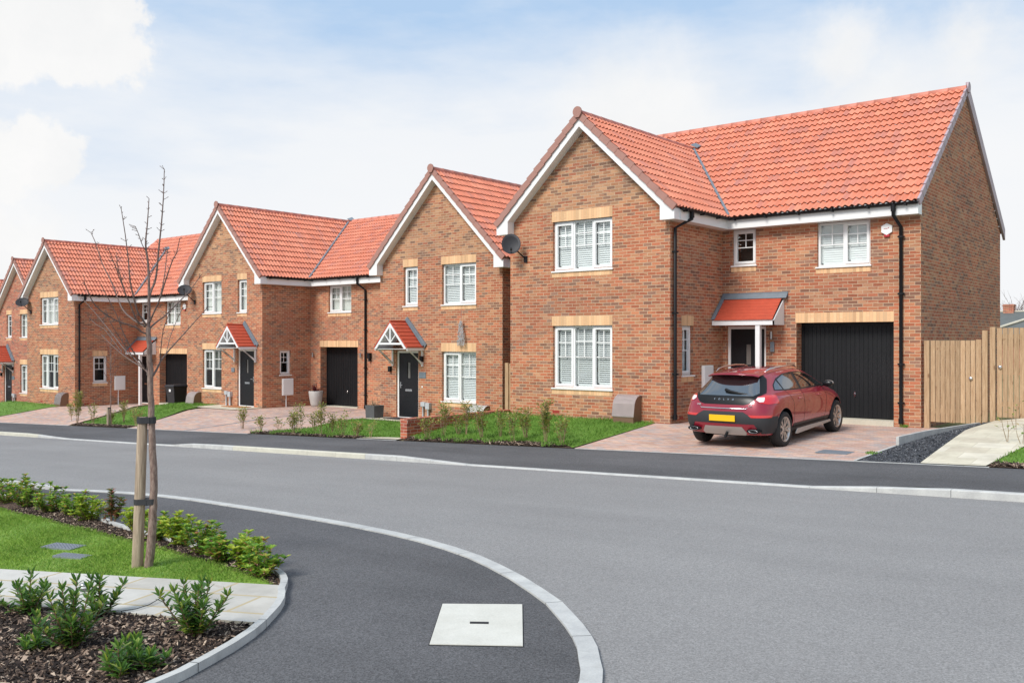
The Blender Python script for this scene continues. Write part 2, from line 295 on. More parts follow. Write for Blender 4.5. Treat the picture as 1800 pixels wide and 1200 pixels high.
# ---------------------------------------------------------------- world, sun, camera
def make_world():
    w=bpy.data.worlds.new("World"); S.world=w; w.use_nodes=True; nt=w.node_tree; nt.nodes.clear()
    t=NT.__new__(NT); t.t=nt; t.n=nt.nodes
    out=t.add("OutputWorld"); bg=t.add("Background"); nt.links.new(bg.outputs[0],out.inputs[0]); bg.inputs[1].default_value=.1
    sky=t.add("TexSky",sky_type='NISHITA'); sky.sun_disc=False; sky.sun_elevation=rad(SUN_EL); sky.sun_rotation=rad(SUN_AZ); sky.altitude=50; sky.air_density=1.0; sky.dust_density=1.5; sky.ozone_density=2
    d=t.co("Generated"); nrm=t.add("VectorMath",operation='NORMALIZE'); t.set(nrm.inputs[0],d); dv=nrm.outputs[0]
    x,y,z=t.xyz(dv)
    wob=t.noise(dv,5,5,.6,out=1); wv=t.add("VectorMath",operation='SUBTRACT'); t.set(wv.inputs[0],wob); wv.inputs[1].default_value=(.5,.5,.5)
    wob2=t.noise(dv,16,5,.65,out=1); wv2=t.add("VectorMath",operation='SUBTRACT'); t.set(wv2.inputs[0],wob2); wv2.inputs[1].default_value=(.5,.5,.5)
    def sc(v,k): n=t.add("VectorMath",operation='SCALE'); t.set(n.inputs[0],v); n.inputs["Scale"].default_value=k; return n.outputs[0]
    def ad(a,b): n=t.add("VectorMath",operation='ADD'); t.set(n.inputs[0],a); t.set(n.inputs[1],b); return n.outputs[0]
    dd=ad(ad(dv,sc(wv.outputs[0],.10)),sc(wv2.outputs[0],.075))
    mask=None
    for (px,py,r,edge) in ((80,20,.066,.006),(178,92,.034,.006),(110,105,.030,.006),(-20,10,.075,.008),(20,90,.03,.006),(88,270,.027,.006),(35,265,.034,.006),(-10,275,.038,.008),(30,415,.035,.02),(-40,430,.05,.02),(1480,95,.035,.03),(1700,85,.035,.03),(1120,215,.07,.06),(1560,190,.05,.05)):
        c=ray(px,py).normalized(); n=t.add("VectorMath",operation='DISTANCE'); t.set(n.inputs[0],dd); n.inputs[1].default_value=c
        mr=t.add("MapRange",interpolation_type='SMOOTHSTEP'); t.set(mr.inputs[0],n.outputs["Value"]); mr.inputs[1].default_value=r+edge; mr.inputs[2].default_value=r-edge; mr.inputs[3].default_value=0; mr.inputs[4].default_value=1 if px<400 else .9
        mask=mr.outputs[0] if mask is None else t.m('MAXIMUM',mask,mr.outputs[0])
    # elsewhere in the sky: broken cloud
    gn=t.noise(t.mapv(dv,(1,1,2.4)),2.4,7,.6); gc=t.ramp(gn,[(.50,0.),(.66,.85)])
    # only where the photograph does not look
    fw=t.add("VectorMath",operation='DOT_PRODUCT'); t.set(fw.inputs[0],dv); fw.inputs[1].default_value=(FX,FY,0); side=t.ramp(fw.outputs["Value"],[(.45,1.),(.75,0.)])
    mask=t.m('MAXIMUM',mask,t.m('MULTIPLY',gc,side))
    # pale veil thickening to the horizon
    vn=t.noise(t.mapv(dv,(1,1,3.5),(0,.25,0)),2.6,6,.58); el=t.m('ADD',z,t.m('MULTIPLY_ADD',vn,-.34,.17))
    rt=t.add("VectorMath",operation='DOT_PRODUCT'); t.set(rt.inputs[0],dv); rt.inputs[1].default_value=(FY,-FX,0); el=t.m('ADD',el,t.m('MULTIPLY',rt.outputs["Value"],-.05))
    veil=t.ramp(el,[(.11,1.),(.20,.93),(.27,.62),(.36,.06),(.8,.15)])
    nish=t.mix(1,sky.outputs[0],(SKYM,SKYM,SKYM),'MULTIPLY')
    blue=t.mix(.95,nish,(2.75,3.95,5.55))
    c=t.mix(veil,blue,(5.85,5.93,6.05))
    cn=t.noise(dd,7,5,.6); cc=t.mix(t.ramp(cn,[(.3,0.),(.7,1.)]),(5.6,5.65,5.7),(6.15,6.12,6.08))
    c=t.mix(mask,c,cc)
    t.set(bg.inputs[0],c)
SUN_EL=44; SUN_AZ=184; SKYM=1.0
make_world()
sl=bpy.data.lights.new("sun","SUN"); sl.energy=2.2; sl.angle=rad(22); sl.color=(1,.955,.89); so=link(bpy.data.objects.new("sun",sl))
a=rad(SUN_AZ); sd=Vector((math.sin(a)*math.cos(rad(SUN_EL)),math.cos(a)*math.cos(rad(SUN_EL)),math.sin(rad(SUN_EL))))
so.rotation_euler=sd.to_track_quat('Z','Y').to_euler(); so.location=(0,-20,30)
cam=bpy.data.cameras.new("camera"); co=link(bpy.data.objects.new("camera",cam)); cam.sensor_width=36; cam.lens=F/1800*36; cam.clip_end=2000
co.rotation_euler=(rad(90),0,math.asin(.635)); S.camera=co
S.view_settings.view_transform='Standard'; S.view_settings.look='None'; S.view_settings.gamma=1; S.view_settings.exposure=.66
S.cycles.use_denoising=True; S.cycles.max_bounces=6; S.cycles.transparent_max_bounces=12
# ---------------------------------------------------------------- ground
def plat(x,y=0):
    def st(e,w=.25): return max(0,min(1,(x-e+w)/(2*w)))
    z=-3.38; z+=.53*st(-47.2); z+=.36*st(-34.9); z+=.02*st(-24.4); z+=.59*st(-16.0,.06); z+=.06*st(-5.35,.1)
    if x>-4.2: z=min(zg(x)+.35,-1.58+.02*(x+4))
    elif x>-5.25: z=-1.84+.26*(x+5.25)/1.05
    return z
def gz(x,y):
    t=max(0,min(1,(y-15.2)/3.4)); return zg(x)*(1-t)+plat(x)*t
def drape(name,poly,zf,off,mat,step=.5,label=None,**k):
    bm=bmesh.new(); vs=[bm.verts.new((p[0],p[1],0)) for p in poly]; bm.faces.new(vs)
    if step:
        xs=[p[0] for p in poly]; ys=[p[1] for p in poly]
        def cut(lo,hi,ax,stp):
            c=math.ceil(lo/stp)*stp
            while c<hi:
                co_=(c,0,0) if ax==0 else (0,c,0); no=(1,0,0) if ax==0 else (0,1,0)
                bmesh.ops.bisect_plane(bm,geom=bm.verts[:]+bm.edges[:]+bm.faces[:],plane_co=co_,plane_no=no); c+=stp
        cut(min(xs),max(xs),0,step); cut(min(ys),max(ys),1,step)
    for v in bm.verts: v.co.z=zf(v.co.x,v.co.y)+off
    bmesh.ops.triangulate(bm,faces=bm.faces[:])
    bmesh.ops.recalc_face_normals(bm,faces=bm.faces[:])
    if bm.faces and sum(f.normal.z for f in bm.faces)<0: bmesh.ops.reverse_faces(bm,faces=bm.faces[:])
    uv=bm.loops.layers.uv.new("UVMap")
    for f in bm.faces:
        for l in f.loops: l[uv].uv=(l.vert.co.x,l.vert.co.y)
    me=bpy.data.meshes.new(name); bm.to_mesh(me); bm.free(); me.materials.append(mat)
    o=link(bpy.data.objects.new(name,me)); return tag(o,label,**k)
ZG=lambda x,y:zg(x)
STR=dict(kind="structure")
mb=MB(); xs=[-700,-80,-50,-30,-15,2,30,400]; ys=[-200,-30,0,15,35,900]
mb.grid([[(x,y,zg(x)-.45) for x in xs] for y in ys]); o=mb.build("ground",M['wild']); tag(o,kind="structure")
KY=12.56
def roadz(x,y):
    t=[(-99,-.012),(7.4,-.012),(10,-.055),(12.7,-.10),(99,-.1)]
    for (a,b),(c,d) in zip(t,t[1:]):
        if a<=y<=c: return zg(x)+b+(d-b)*(y-a)/(c-a)
mb=MB(); xs=[-200,-80,2,60]; ys=[-80,-20,0,4,7.4,8.7,10,11.3,12.6]
mb.grid([[(x,y,roadz(x,y)) for x in xs] for y in ys]); tag(mb.build("road",M['road']),kind="structure")
def kup(x):
    t=[(-999,.1),(-29.3,.1),(-27.2,.022),(-21.6,.022),(-20.4,.1),(-13.2,.1),(-11.4,.022),(-4.9,.022),(-3.6,.1),(999,.1)]
    for (a,b),(c,d) in zip(t,t[1:]):
        if a<=x<=c: return b+(d-b)*(x-a)/(c-a)
# far kerb: one kerb stone after another
mb=MB(); mb2=MB(); x=-90.
while x<40:
    L=.914; x1=x+L-.006; T=mb2 if -19.2<x<-14.5 or -40<x<-29 else mb
    n=1
    z0,z1=zg(x)-.1+kup(x),zg(x1)-.1+kup(x1); b0,b1=zg(x)-.3,zg(x1)-.3; y0,y1=KY,KY+.125; ch=.012
    T.p([(x,y0,b0),(x1,y0,b1),(x1,y0,z1-ch),(x,y0,z0-ch)]); T.p([(x,y0,z0-ch),(x1,y0,z1-ch),(x1,y0+ch,z1),(x,y0+ch,z0)]); T.p([(x,y0+ch,z0),(x1,y0+ch,z1),(x1,y1,z1),(x,y1,z0)])
    T.p([(x,y1,z0),(x1,y1,z1),(x1,y1,b1),(x,y1,b0)]); T.p([(x,y0,b0),(x,y0,z0-ch),(x,y0+ch,z0),(x,y1,z0),(x,y1,b0)]); T.p([(x1,y0,b1),(x1,y1,b1),(x1,y1,z1),(x1,y0+ch,z1),(x1,y0,z1-ch)])
    x+=L
tag(mb.build("kerb",M['kerb']),kind="structure"); tag(mb2.build("kerb",M['kerb_buff']),kind="structure")
# far footway
mb=MB(); xs=sorted([-90+i*.9 for i in range(145)]+[-29.3,-27.2,-21.6,-20.4,-13.2,-11.4,-4.9,-3.6]); FB=15.17
rows=[[(x,KY+.1252,zg(x)-.103+kup(x)) for x in xs],[(x,KY+.5,zg(x)-.08+kup(x)*.75) for x in xs],[(x,FB,zg(x)) for x in xs]]
mb.grid(rows); tag(mb.build("footway",M['foot']),kind="structure")
# pale edging along back of footway
mb=MB()
for a,b in ((-60,-32.4),(-28.4,-21.9),(-17.4,-16.0),(-10.85,-3.3)):
    x=a
    while x<b:
        x1=min(b,x+.9)-.004; mb.p([(x,FB,zg(x)+.006),(x1,FB,zg(x1)+.006),(x1,FB+.05,zg(x1)+.006),(x,FB+.05,zg(x)+.006)]); mb.p([(x,FB,zg(x)-.05),(x1,FB,zg(x1)-.05),(x1,FB,zg(x1)+.006),(x,FB,zg(x)+.006)]); x+=.9
tag(mb.build("path_edging",M['kerb']),kind="structure")
# soil under all the plots
mb=MB(); xs=[-90+i*.5 for i in range(230)]+[-16.1,-15.95,-5.45,-5.3]; xs=sorted(xs); ys=[FB-.03,16,16.8,17.6,18.4,19,20,22,24,34,60]
mb.grid([[(x,y,gz(x,y)-.03) for x in xs] for y in ys]); tag(mb.build("ground_plots",M['wild']),kind="structure")
def band(x0,x1,y0,y1): return [(x0,y0),(x1,y0),(x1,y1),(x0,y1)]
EY=FB+.052
drape("driveway",[(-10.9,EY),(-5.33,EY),(-5.33,21.6),(-10.69,21.6),(-10.69,18.66),(-11.05,18.66)],gz,0,M['block'],**STR)
drape("driveway",[(-28.4,EY),(-25.2,EY),(-25.95,23.45),(-29.17,23.45),(-29.17,20.85),(-31.9,20.85)],gz,0,M['block'],**STR)
drape("driveway",[(-25.1,EY),(-22.05,EY),(-21.6,17.2),(-22.72,19.5),(-22.72,22.9),(-25.85,22.9)],gz,0,M['block'],**STR)
drape("driveway",[(-40.6,EY),(-32.5,EY),(-35.3,21),(-35.8,22.6),(-40.59,22.6),(-40.59,19.29),(-41.3,19.2)],gz,0,M['block'],**STR)
drape("driveway",[(-62,EY),(-55.5,EY),(-55.5,22.4),(-62,22.4)],gz,0,M['block'],**STR)
# channel drain between two drives
mb=MB()
mb.grid([[(x+dx,y,gz(x,y)+.006) for dx in (0,.10)] for x,y in [(-25.2+(-.75)*(yy-EY)/8.2,yy) for yy in [EY+i*.4 for i in range(19)]]])
tag(mb.build("drain_channel",M['lead']),"long narrow dark channel drain running up between the two middle driveways","drain")
# retained concrete edging at right of the driveway
mb=MB()
mb.grid([[(-5.33+dx,y,gz(-5.33,y)+.012) for dx in (0,.05)] for y in [EY+i*.3 for i in range(8)]]); 
tag(mb.build("drive_edging",M['kerb']),kind="structure")
def lowz(y): return gz(-5.33,y)
mb=MB(); n=8
for i in range(n):
    y0=17.4+i*(21.15-17.4)/n; y1=17.4+(i+1)*(21.15-17.4)/n-.004; xa=-5.32+.5*(y0-17.4)/3.75; xb=-5.32+.5*(y1-17.4)/3.75
    za,zb=gz(-5.33,y0),gz(-5.33,y1); h=.16
    a=[(xa,y0,za-.1),(xa+.05,y0,za-.1),(xb+.05,y1,zb-.1),(xb,y1,zb-.1),(xa,y0,za+h),(xa+.05,y0,za+h),(xb+.05,y1,zb+h),(xb,y1,zb+h)]
    for f in ((0,3,2,1),(4,5,6,7),(0,1,5,4),(1,2,6,5),(2,3,7,6),(3,0,4,7)): mb.p([a[i] for i in f])
tag(mb.build("concrete_edging",M['kerb']),"raised pale concrete edging boards beside the dark slate gravel strip","edging")
drape("gravel_strip",[(-5.27,EY),(-4.3,EY),(-4.55,21.3),(-4.8,21.3),(-5.27,17.5)],gz,.0,M['gravel'],kind="stuff",label="dark grey slate gravel strip between the driveway and the cream path",cat="gravel")
drape("path",[(-4.29,EY),(-3.36,EY),(-3.1,17.5),(-2.6,21.3),(-4.54,21.3)],gz,.016,M['slab2'],**STR)
drape("lawn",[(-3.34,15.45),(2,15.45),(2,21.2),(-2.55,21.2),(-3.07,17.5)],gz,.008,M['grass_far'],**STR)
drape("planting_bed",[(-3.34,EY),(2,EY),(2,15.47),(-3.34,15.47)],gz,.004,M['mulch'],**STR)
drape("lawn",[(-15.9,15.6),(-11.2,15.45),(-10.95,EY+.02),(-11.06,18.66),(-15.9,18.66)],gz,.008,M['grass_far'],**STR)
drape("planting_bed",[(-15.9,EY),(-10.93,EY),(-11.2,15.45),(-15.9,15.6)],gz,.004,M['mulch'],**STR)
drape("lawn",[(-21.6,15.65),(-17.35,15.55),(-16.35,15.98),(-16.25,20.78),(-20.6,20.78),(-20.6,19.9),(-22.3,19.9),(-22.6,19.0),(-21.55,17.1)],gz,.008,M['grass_far'],**STR)
drape("planting_bed",[(-22,EY),(-17.45,EY),(-17.35,15.58),(-21.75,15.68)],gz,.004,M['mulch'],**STR)
drape("path",[(-17.38,EY),(-15.98,EY),(-15.98,15.2+.7),(-17.2,15.74)],gz,.024,M['slab2'],**STR)
drape("path",[(-22.4,19.75),(-20.5,19.75),(-20.5,20.79),(-22.4,20.79)],gz,.035,M['slab2'],**STR)
drape("path",[(-31.95,19.6),(-29.2,19.6),(-29.2,20.85),(-31.95,20.85)],gz,.02,M['slab2'],**STR)
drape("lawn",[(-32.4,15.65),(-28.6,15.65),(-31.9,20.2),(-32,20.85),(-34.3,20.85)],gz,.008,M['grass_far'],**STR)
drape("planting_bed",[(-32.4,EY),(-28.4,EY),(-28.6,15.7),(-32.45,15.7)],gz,.004,M['mulch'],**STR)
drape("lawn",[(-55.4,EY),(-40.7,EY),(-41.4,19.28),(-55.4,19.28)],gz,.008,M['grass_far'],**STR)
# near side: footway peninsula
NK=[(-90,6.6),(-40,6.6),(-16.44,6.6),(-14.4,6.65),(-13.64,6.88),(-12.9,7.02),(-12.2,7.1),(-11.4,7.12),(-10.63,7.08),(-9.6,7.03),(-8.66,6.96),(-7.9,6.89),(-7.15,6.78),(-6.6,6.67),(-6.07,6.52),(-5.6,6.35),(-5.2,6.16),(-4.75,5.92),(-4.3,5.64),(-4.0,5.44),(-3.75,5.23),(-3.54,5.05),(-3.35,4.87),(-3.19,4.70),(-3.05,4.52),(-2.93,4.37),(-2.82,4.20),(-2.68,3.9),(-2.58,3.5),(-2.5,2.9),(-2.45,1.5),(-2.45,-6),(-2.45,-40)]
def offset(pl,d):
    out=[]
    for i,p in enumerate(pl):
        a=Vector(pl[max(i-1,0)]);b=Vector(pl[min(i+1,len(pl)-1)]); t=(b-a).normalized(); out.append((p[0]+t.y*d,p[1]-t.x*d))
    return out
def resample(pl,step):
    out=[];
    for a,b in zip(pl,pl[1:]):
        a=Vector(a);b=Vector(b);n=max(1,int((b-a).length/step+.5))
        out+=[tuple(a.lerp(b,i/n)) for i in range(n)]
    return out+[pl[-1]]
def strip_kerb(name,pl,w,top,bot,mat,ln):
    pl=resample(pl,.16); q=offset(pl,w); mb=MB(); ev=max(1,int(ln/.16+.5))
    for i in range(len(pl)-1):
        a,b=Vector(pl[i]),Vector(pl[i+1]); c,d=Vector(q[i]),Vector(q[i+1]); g=(b-a)*((.007 if i%ev==0 else 0)/max((b-a).length,.01)); b=b-g; d=d-g
        za,zb=zg(a.x),zg(b.x)
        P=lambda v,z,h:(v.x,v.y,z+h)
        mb.p([P(a,za,top),P(b,zb,top),P(d,zb,top),P(c,za,top)][::-1]); mb.p([P(a,za,bot),P(b,zb,bot),P(b,zb,top),P(a,za,top)][::-1]); mb.p([P(c,za,bot),P(c,za,top),P(d,zb,top),P(d,zb,bot)][::-1])
    return tag(mb.build(name,mat),kind="structure")
strip_kerb("kerb",NK[3:-2],.125,.012,-.2,M['kerb'],.9)
strip_kerb("kerb",NK[:4],.125,.05,-.2,M['kerb'],.9)
inner=offset(NK,.1252)
drape("footway",inner+[(-90,-40)],ZG,.0,M['foot'],step=0,**STR)
# bed edge kerb & bed
BE=[(-60,5.75),(-12.2,5.75),(-10.9,5.5),(-10.3,5.36),(-9.3,5.22),(-8.2,5.13),(-7.33,5.05),(-6.9,4.98),(-6.56,4.87),(-6.36,4.78),(-6.2,4.68),(-6.08,4.58),(-5.95,4.46),(-5.86,4.40),(-5.70,4.27),(-5.56,4.13),(-5.44,3.99),(-5.30,3.82),(-5.17,3.64),(-5.03,3.40),(-4.91,3.15),(-4.80,2.90),(-4.72,2.6),(-4.66,1.5),(-4.66,-8)]
strip_kerb("path_edging",BE,.055,.055,-.1,M['kerb'],.9)
bi=offset(BE,.0555)
drape("planting_bed",bi+[(-60,-8)],ZG,.022,M['mulch'],step=.6,**STR)
PD=Vector((2.67,1.01)).normalized(); A0=Vector((-8.78,3.51)); B0=Vector((-7.48,2.99))
pt=A0-PD*12; pb=B0-PD*12; pr=Vector((-6.06,4.50)); pr2=Vector((-5.42,3.74))
drape("path",[tuple(pt),tuple(pb),(-5.31,3.775),(-5.47,3.99),(-5.6,4.12),(-5.75,4.27),(-5.93,4.41),(-6.07,4.53)],ZG,.045,M['slab'],step=0,**STR)
mb=MB(); a=[pt,pb,Vector((-5.36,3.755)),Vector((-6.13,4.505))]
for p,q in ((a[1],a[2]),(a[3],a[0])): mb.p([(p.x,p.y,zg(p.x)),(q.x,q.y,zg(q.x)),(q.x,q.y,zg(q.x)+.045),(p.x,p.y,zg(p.x)+.045)])
tag(mb.build("path_edging",M['threshold']),kind="structure")
LAWN=[(-20,pt.y-.3+.0),(-18.0,0.03+.0)]
LW=[tuple(pt+Vector((-.02,.02))),(-8.78,3.525),(-6.18,4.51),(-6.5,4.6),(-7.2,4.68),(-8.19,4.80),(-9.5,4.88),(-12.77,5.1),(-20,5.2)]
drape("lawn",LW,ZG,.034,M['grass'],step=.6,**STR)
# ---------------------------------------------------------------- grass blades
def inside(p,poly):
    c=False;n=len(poly);j=n-1
    for i in range(n):
        xi,yi=poly[i][:2];xj,yj=poly[j][:2]
        if (yi>p[1])!=(yj>p[1]) and p[0]<(xj-xi)*(p[1]-yi)/(yj-yi)+xi: c=not c
        j=i
    return c
def blades(name,poly,zf,n,h0,h1,w,mat,label,holes=(),xr=None):
    xs=[p[0] for p in poly];ys=[p[1] for p in poly]; v=[];f=[]; k=0; lo,hi=(min(xs),max(xs)) if not xr else xr
    tr=0
    while k<n and tr<n*6:
        tr+=1; x=R.uniform(lo,hi);y=R.uniform(min(ys),max(ys))
        if not inside((x,y),poly): continue
        if any((x-hx)**2/a/a+(y-hy)**2/b/b<1 for hx,hy,a,b in holes): continue
        k+=1; an=R.uniform(0,6.28); h=R.uniform(h0,h1)*(.75+.5*math.sin(x*2.1+math.sin(y*3))**2); dx,dy=math.cos(an)*w,math.sin(an)*w; lx,ly=R.gauss(0,.35)*h,R.gauss(0,.35)*h; z=zf(x,y)
        b=len(v); v+=[(x-dx,y-dy,z),(x+dx,y+dy,z),(x+dx*.7+lx*.5,y+dy*.7+ly*.5,z+h*.6),(x+lx*1.3,y+ly*1.3,z+h)]; f+=[(b,b+1,b+2),(b,b+2,b+3)]
    me=bpy.data.meshes.new(name); me.from_pydata(v,[],f); me.materials.append(mat); me.update()
    return tag(link(bpy.data.objects.new(name,me)),label,"grass",kind="stuff")
NEARL=[(-13.5,1.8),(-8.78,3.52),(-6.16,4.53),(-6.5,4.63),(-7.2,4.72),(-8.19,4.85),(-9.5,4.95),(-12.77,5.15),(-13.6,5.2)]
blades("grass",NEARL,lambda x,y:zg(x)+.03,110000,.012,.036,.0017,M['grass'],"short green lawn around the staked young tree in the foreground",holes=((-9.35,4.33,.22,.13),(-8.78,4.15,.2,.09)))
for poly,n,lb in (([(-15.9,15.45),(-13.5,15.6),(-11.2,15.35),(-10.95,15.3),(-11.06,18.66),(-15.9,18.66)],14000,"bright green lawn in front of the large right-hand house"),
    ([(-21.6,15.6),(-19.5,15.45),(-17.35,15.5),(-16.3,16.05),(-16.25,20.78),(-20.6,20.78),(-20.6,19.9),(-22.3,19.9),(-22.6,19.0),(-21.55,17.1)],14000,"bright green lawn before the narrow house with the hanging icicles"),
    ([(-32.4,15.65),(-28.6,15.65),(-31.9,20.2),(-32,20.85),(-34.3,20.85)],7000,"wedge of lawn between the two left driveways"),
    ([(-55.4,EY),(-40.7,EY),(-41.4,19.28),(-55.4,19.28)],7000,"lawn strip at the far left before the brick houses"),
    ([(-3.34,15.45),(-1.5,15.7),(-1.5,19),(-2.8,19),(-3.07,17.5)],4000,"corner of lawn beside the cream slab path at far right")):
    blades("grass",poly,lambda x,y:gz(x,y)+.02,n,.025,.06,.006,M['grass_far'],lb)
# mulch chips
def chips(name,poly,zf,n,s0,s1,mat,label,cat,xr=None,flat=.35):
    xs=[p[0] for p in poly];ys=[p[1] for p in poly]; v=[];f=[];k=0
    while k<n:
        x=R.uniform(min(xs),max(xs));y=R.uniform(min(ys),max(ys))
        if not inside((x,y),poly): continue
        k+=1; l=R.uniform(s0,s1); w=l*R.uniform(.12,.32); t=l*.07*R.uniform(.5,1.5)
        m=Matrix.Rotation(R.uniform(0,6.28),3,'Z')@Matrix.Rotation(R.gauss(0,flat),3,'X')@Matrix.Rotation(R.gauss(0,flat),3,'Y')
        z=zf(x,y)+l*.12*R.random(); b=len(v); j=lambda:R.uniform(.7,1.3)
        for c in ((-1,-1,-1),(1,-1,-1),(1,1,-1),(-1,1,-1),(-1,-1,1),(1,-1,1),(1,1,1),(-1,1,1)):
            q=m@Vector((c[0]*l*.5*j(),c[1]*w*.5*j(),c[2]*t*.5)); v.append((x+q.x,y+q.y,z+q.z))
        f+=[tuple(b+i for i in g) for g in ((0,3,2,1),(4,5,6,7),(0,1,5,4),(1,2,6,5),(2,3,7,6),(3,0,4,7))]
    me=bpy.data.meshes.new(name); me.from_pydata(v,[],f); me.materials.append(mat); me.update()
    return tag(link(bpy.data.objects.new(name,me)),label,cat,kind="stuff")
chips("bark_mulch",[(-9,2.2),(-7.48,2.97),(-5.38,3.72),(-5.22,3.5),(-5.06,3.25),(-4.9,2.95),(-4.8,2.6),(-4.78,2.2)],lambda x,y:zg(x)+.026,24000,.018,.075,M['chip'],"dark bark chippings around the laurels in the foreground bed","mulch")
chips("bark_mulch",[(-12.7,5.12),(-8.19,4.85),(-7.2,4.74),(-6.45,4.65),(-6.16,4.54),(-6.4,4.72),(-7.3,4.98),(-8.2,5.06),(-10.3,5.3),(-12.7,5.6)],lambda x,y:zg(x)+.026,5000,.015,.05,M['chip'],"bark chippings beneath the low hedge in the foreground","mulch")
for a,b,y1,lb in ((-15.8,-11.2,15.55,"bark chippings in front of the large right-hand house's lawn"),(-21.9,-17.5,15.6,"bark chippings under the twiggy row beside the middle lawn"),(-32.3,-28.6,15.5,"bark chippings at the foot of the distant staked sapling"),(-3.3,-1.6,15.45,"bark chippings edging the lawn at the far right")):
    chips("bark_mulch",[(a,EY),(b,EY),(b,y1),(a,y1)],lambda x,y:gz(x,y)+.03,int(420*(b-a)),.03,.09,M['chip'],lb,"mulch")
chips("slate_gravel",[(-5.25,EY),(-4.3,EY),(-4.55,21.2),(-4.72,21.2),(-5.22,17.5)],lambda x,y:gz(x,y)+.008,5200,.02,.05,M['stone'],"loose slate chips lying in the strip beside the driveway","gravel",flat=.6)
# ---------------------------------------------------------------- houses
def wallgrid(mb,P,a0,a1,z0,z1,holes,flip=False,rec=.09,inw=None):
    """P(a,z,d) -> point; d = depth inwards"""
    A=sorted({a0,a1,*[h[0] for h in holes],*[h[1] for h in holes]}); Z=sorted({z0,z1,*[h[2] for h in holes],*[h[3] for h in holes]})
    def add(pts): mb.p(pts[::-1] if flip else pts)
    for i in range(len(A)-1):
        for j in range(len(Z)-1):
            ca=(A[i]+A[i+1])/2; cz=(Z[j]+Z[j+1])/2
            if any(h[0]<ca<h[1] and h[2]<cz<h[3] for h in holes): continue
            add([P(A[i],Z[j],0),P(A[i+1],Z[j],0),P(A[i+1],Z[j+1],0),P(A[i],Z[j+1],0)])
    for h in holes:
        a,b,c,d=h[:4]; r=h[4] if len(h)>4 else rec
        add([P(a,c,0),P(a,d,0),P(a,d,r),P(a,c,r)]); add([P(b,d,0),P(b,c,0),P(b,c,r),P(b,d,r)])
        add([P(a,d,0),P(b,d,0),P(b,d,r),P(a,d,r)]); add([P(b,c,0),P(a,c,0),P(a,c,r),P(b,c,r)])
FR=lambda y:(lambda a,z,d:(a,y+d,z))
RT=lambda x:(lambda a,z,d:(x-d,a,z))
LF=lambda x:(lambda a,z,d:(x+d,a,z))
def MF(x,y,z): return Matrix.Translation((x,y,z))               # facing -Y
def MR(x,y,z): return Matrix.Translation((x,y,z))@Matrix.Rotation(rad(90),4,'Z')  # facing +X : local x->+Y, local y->-X
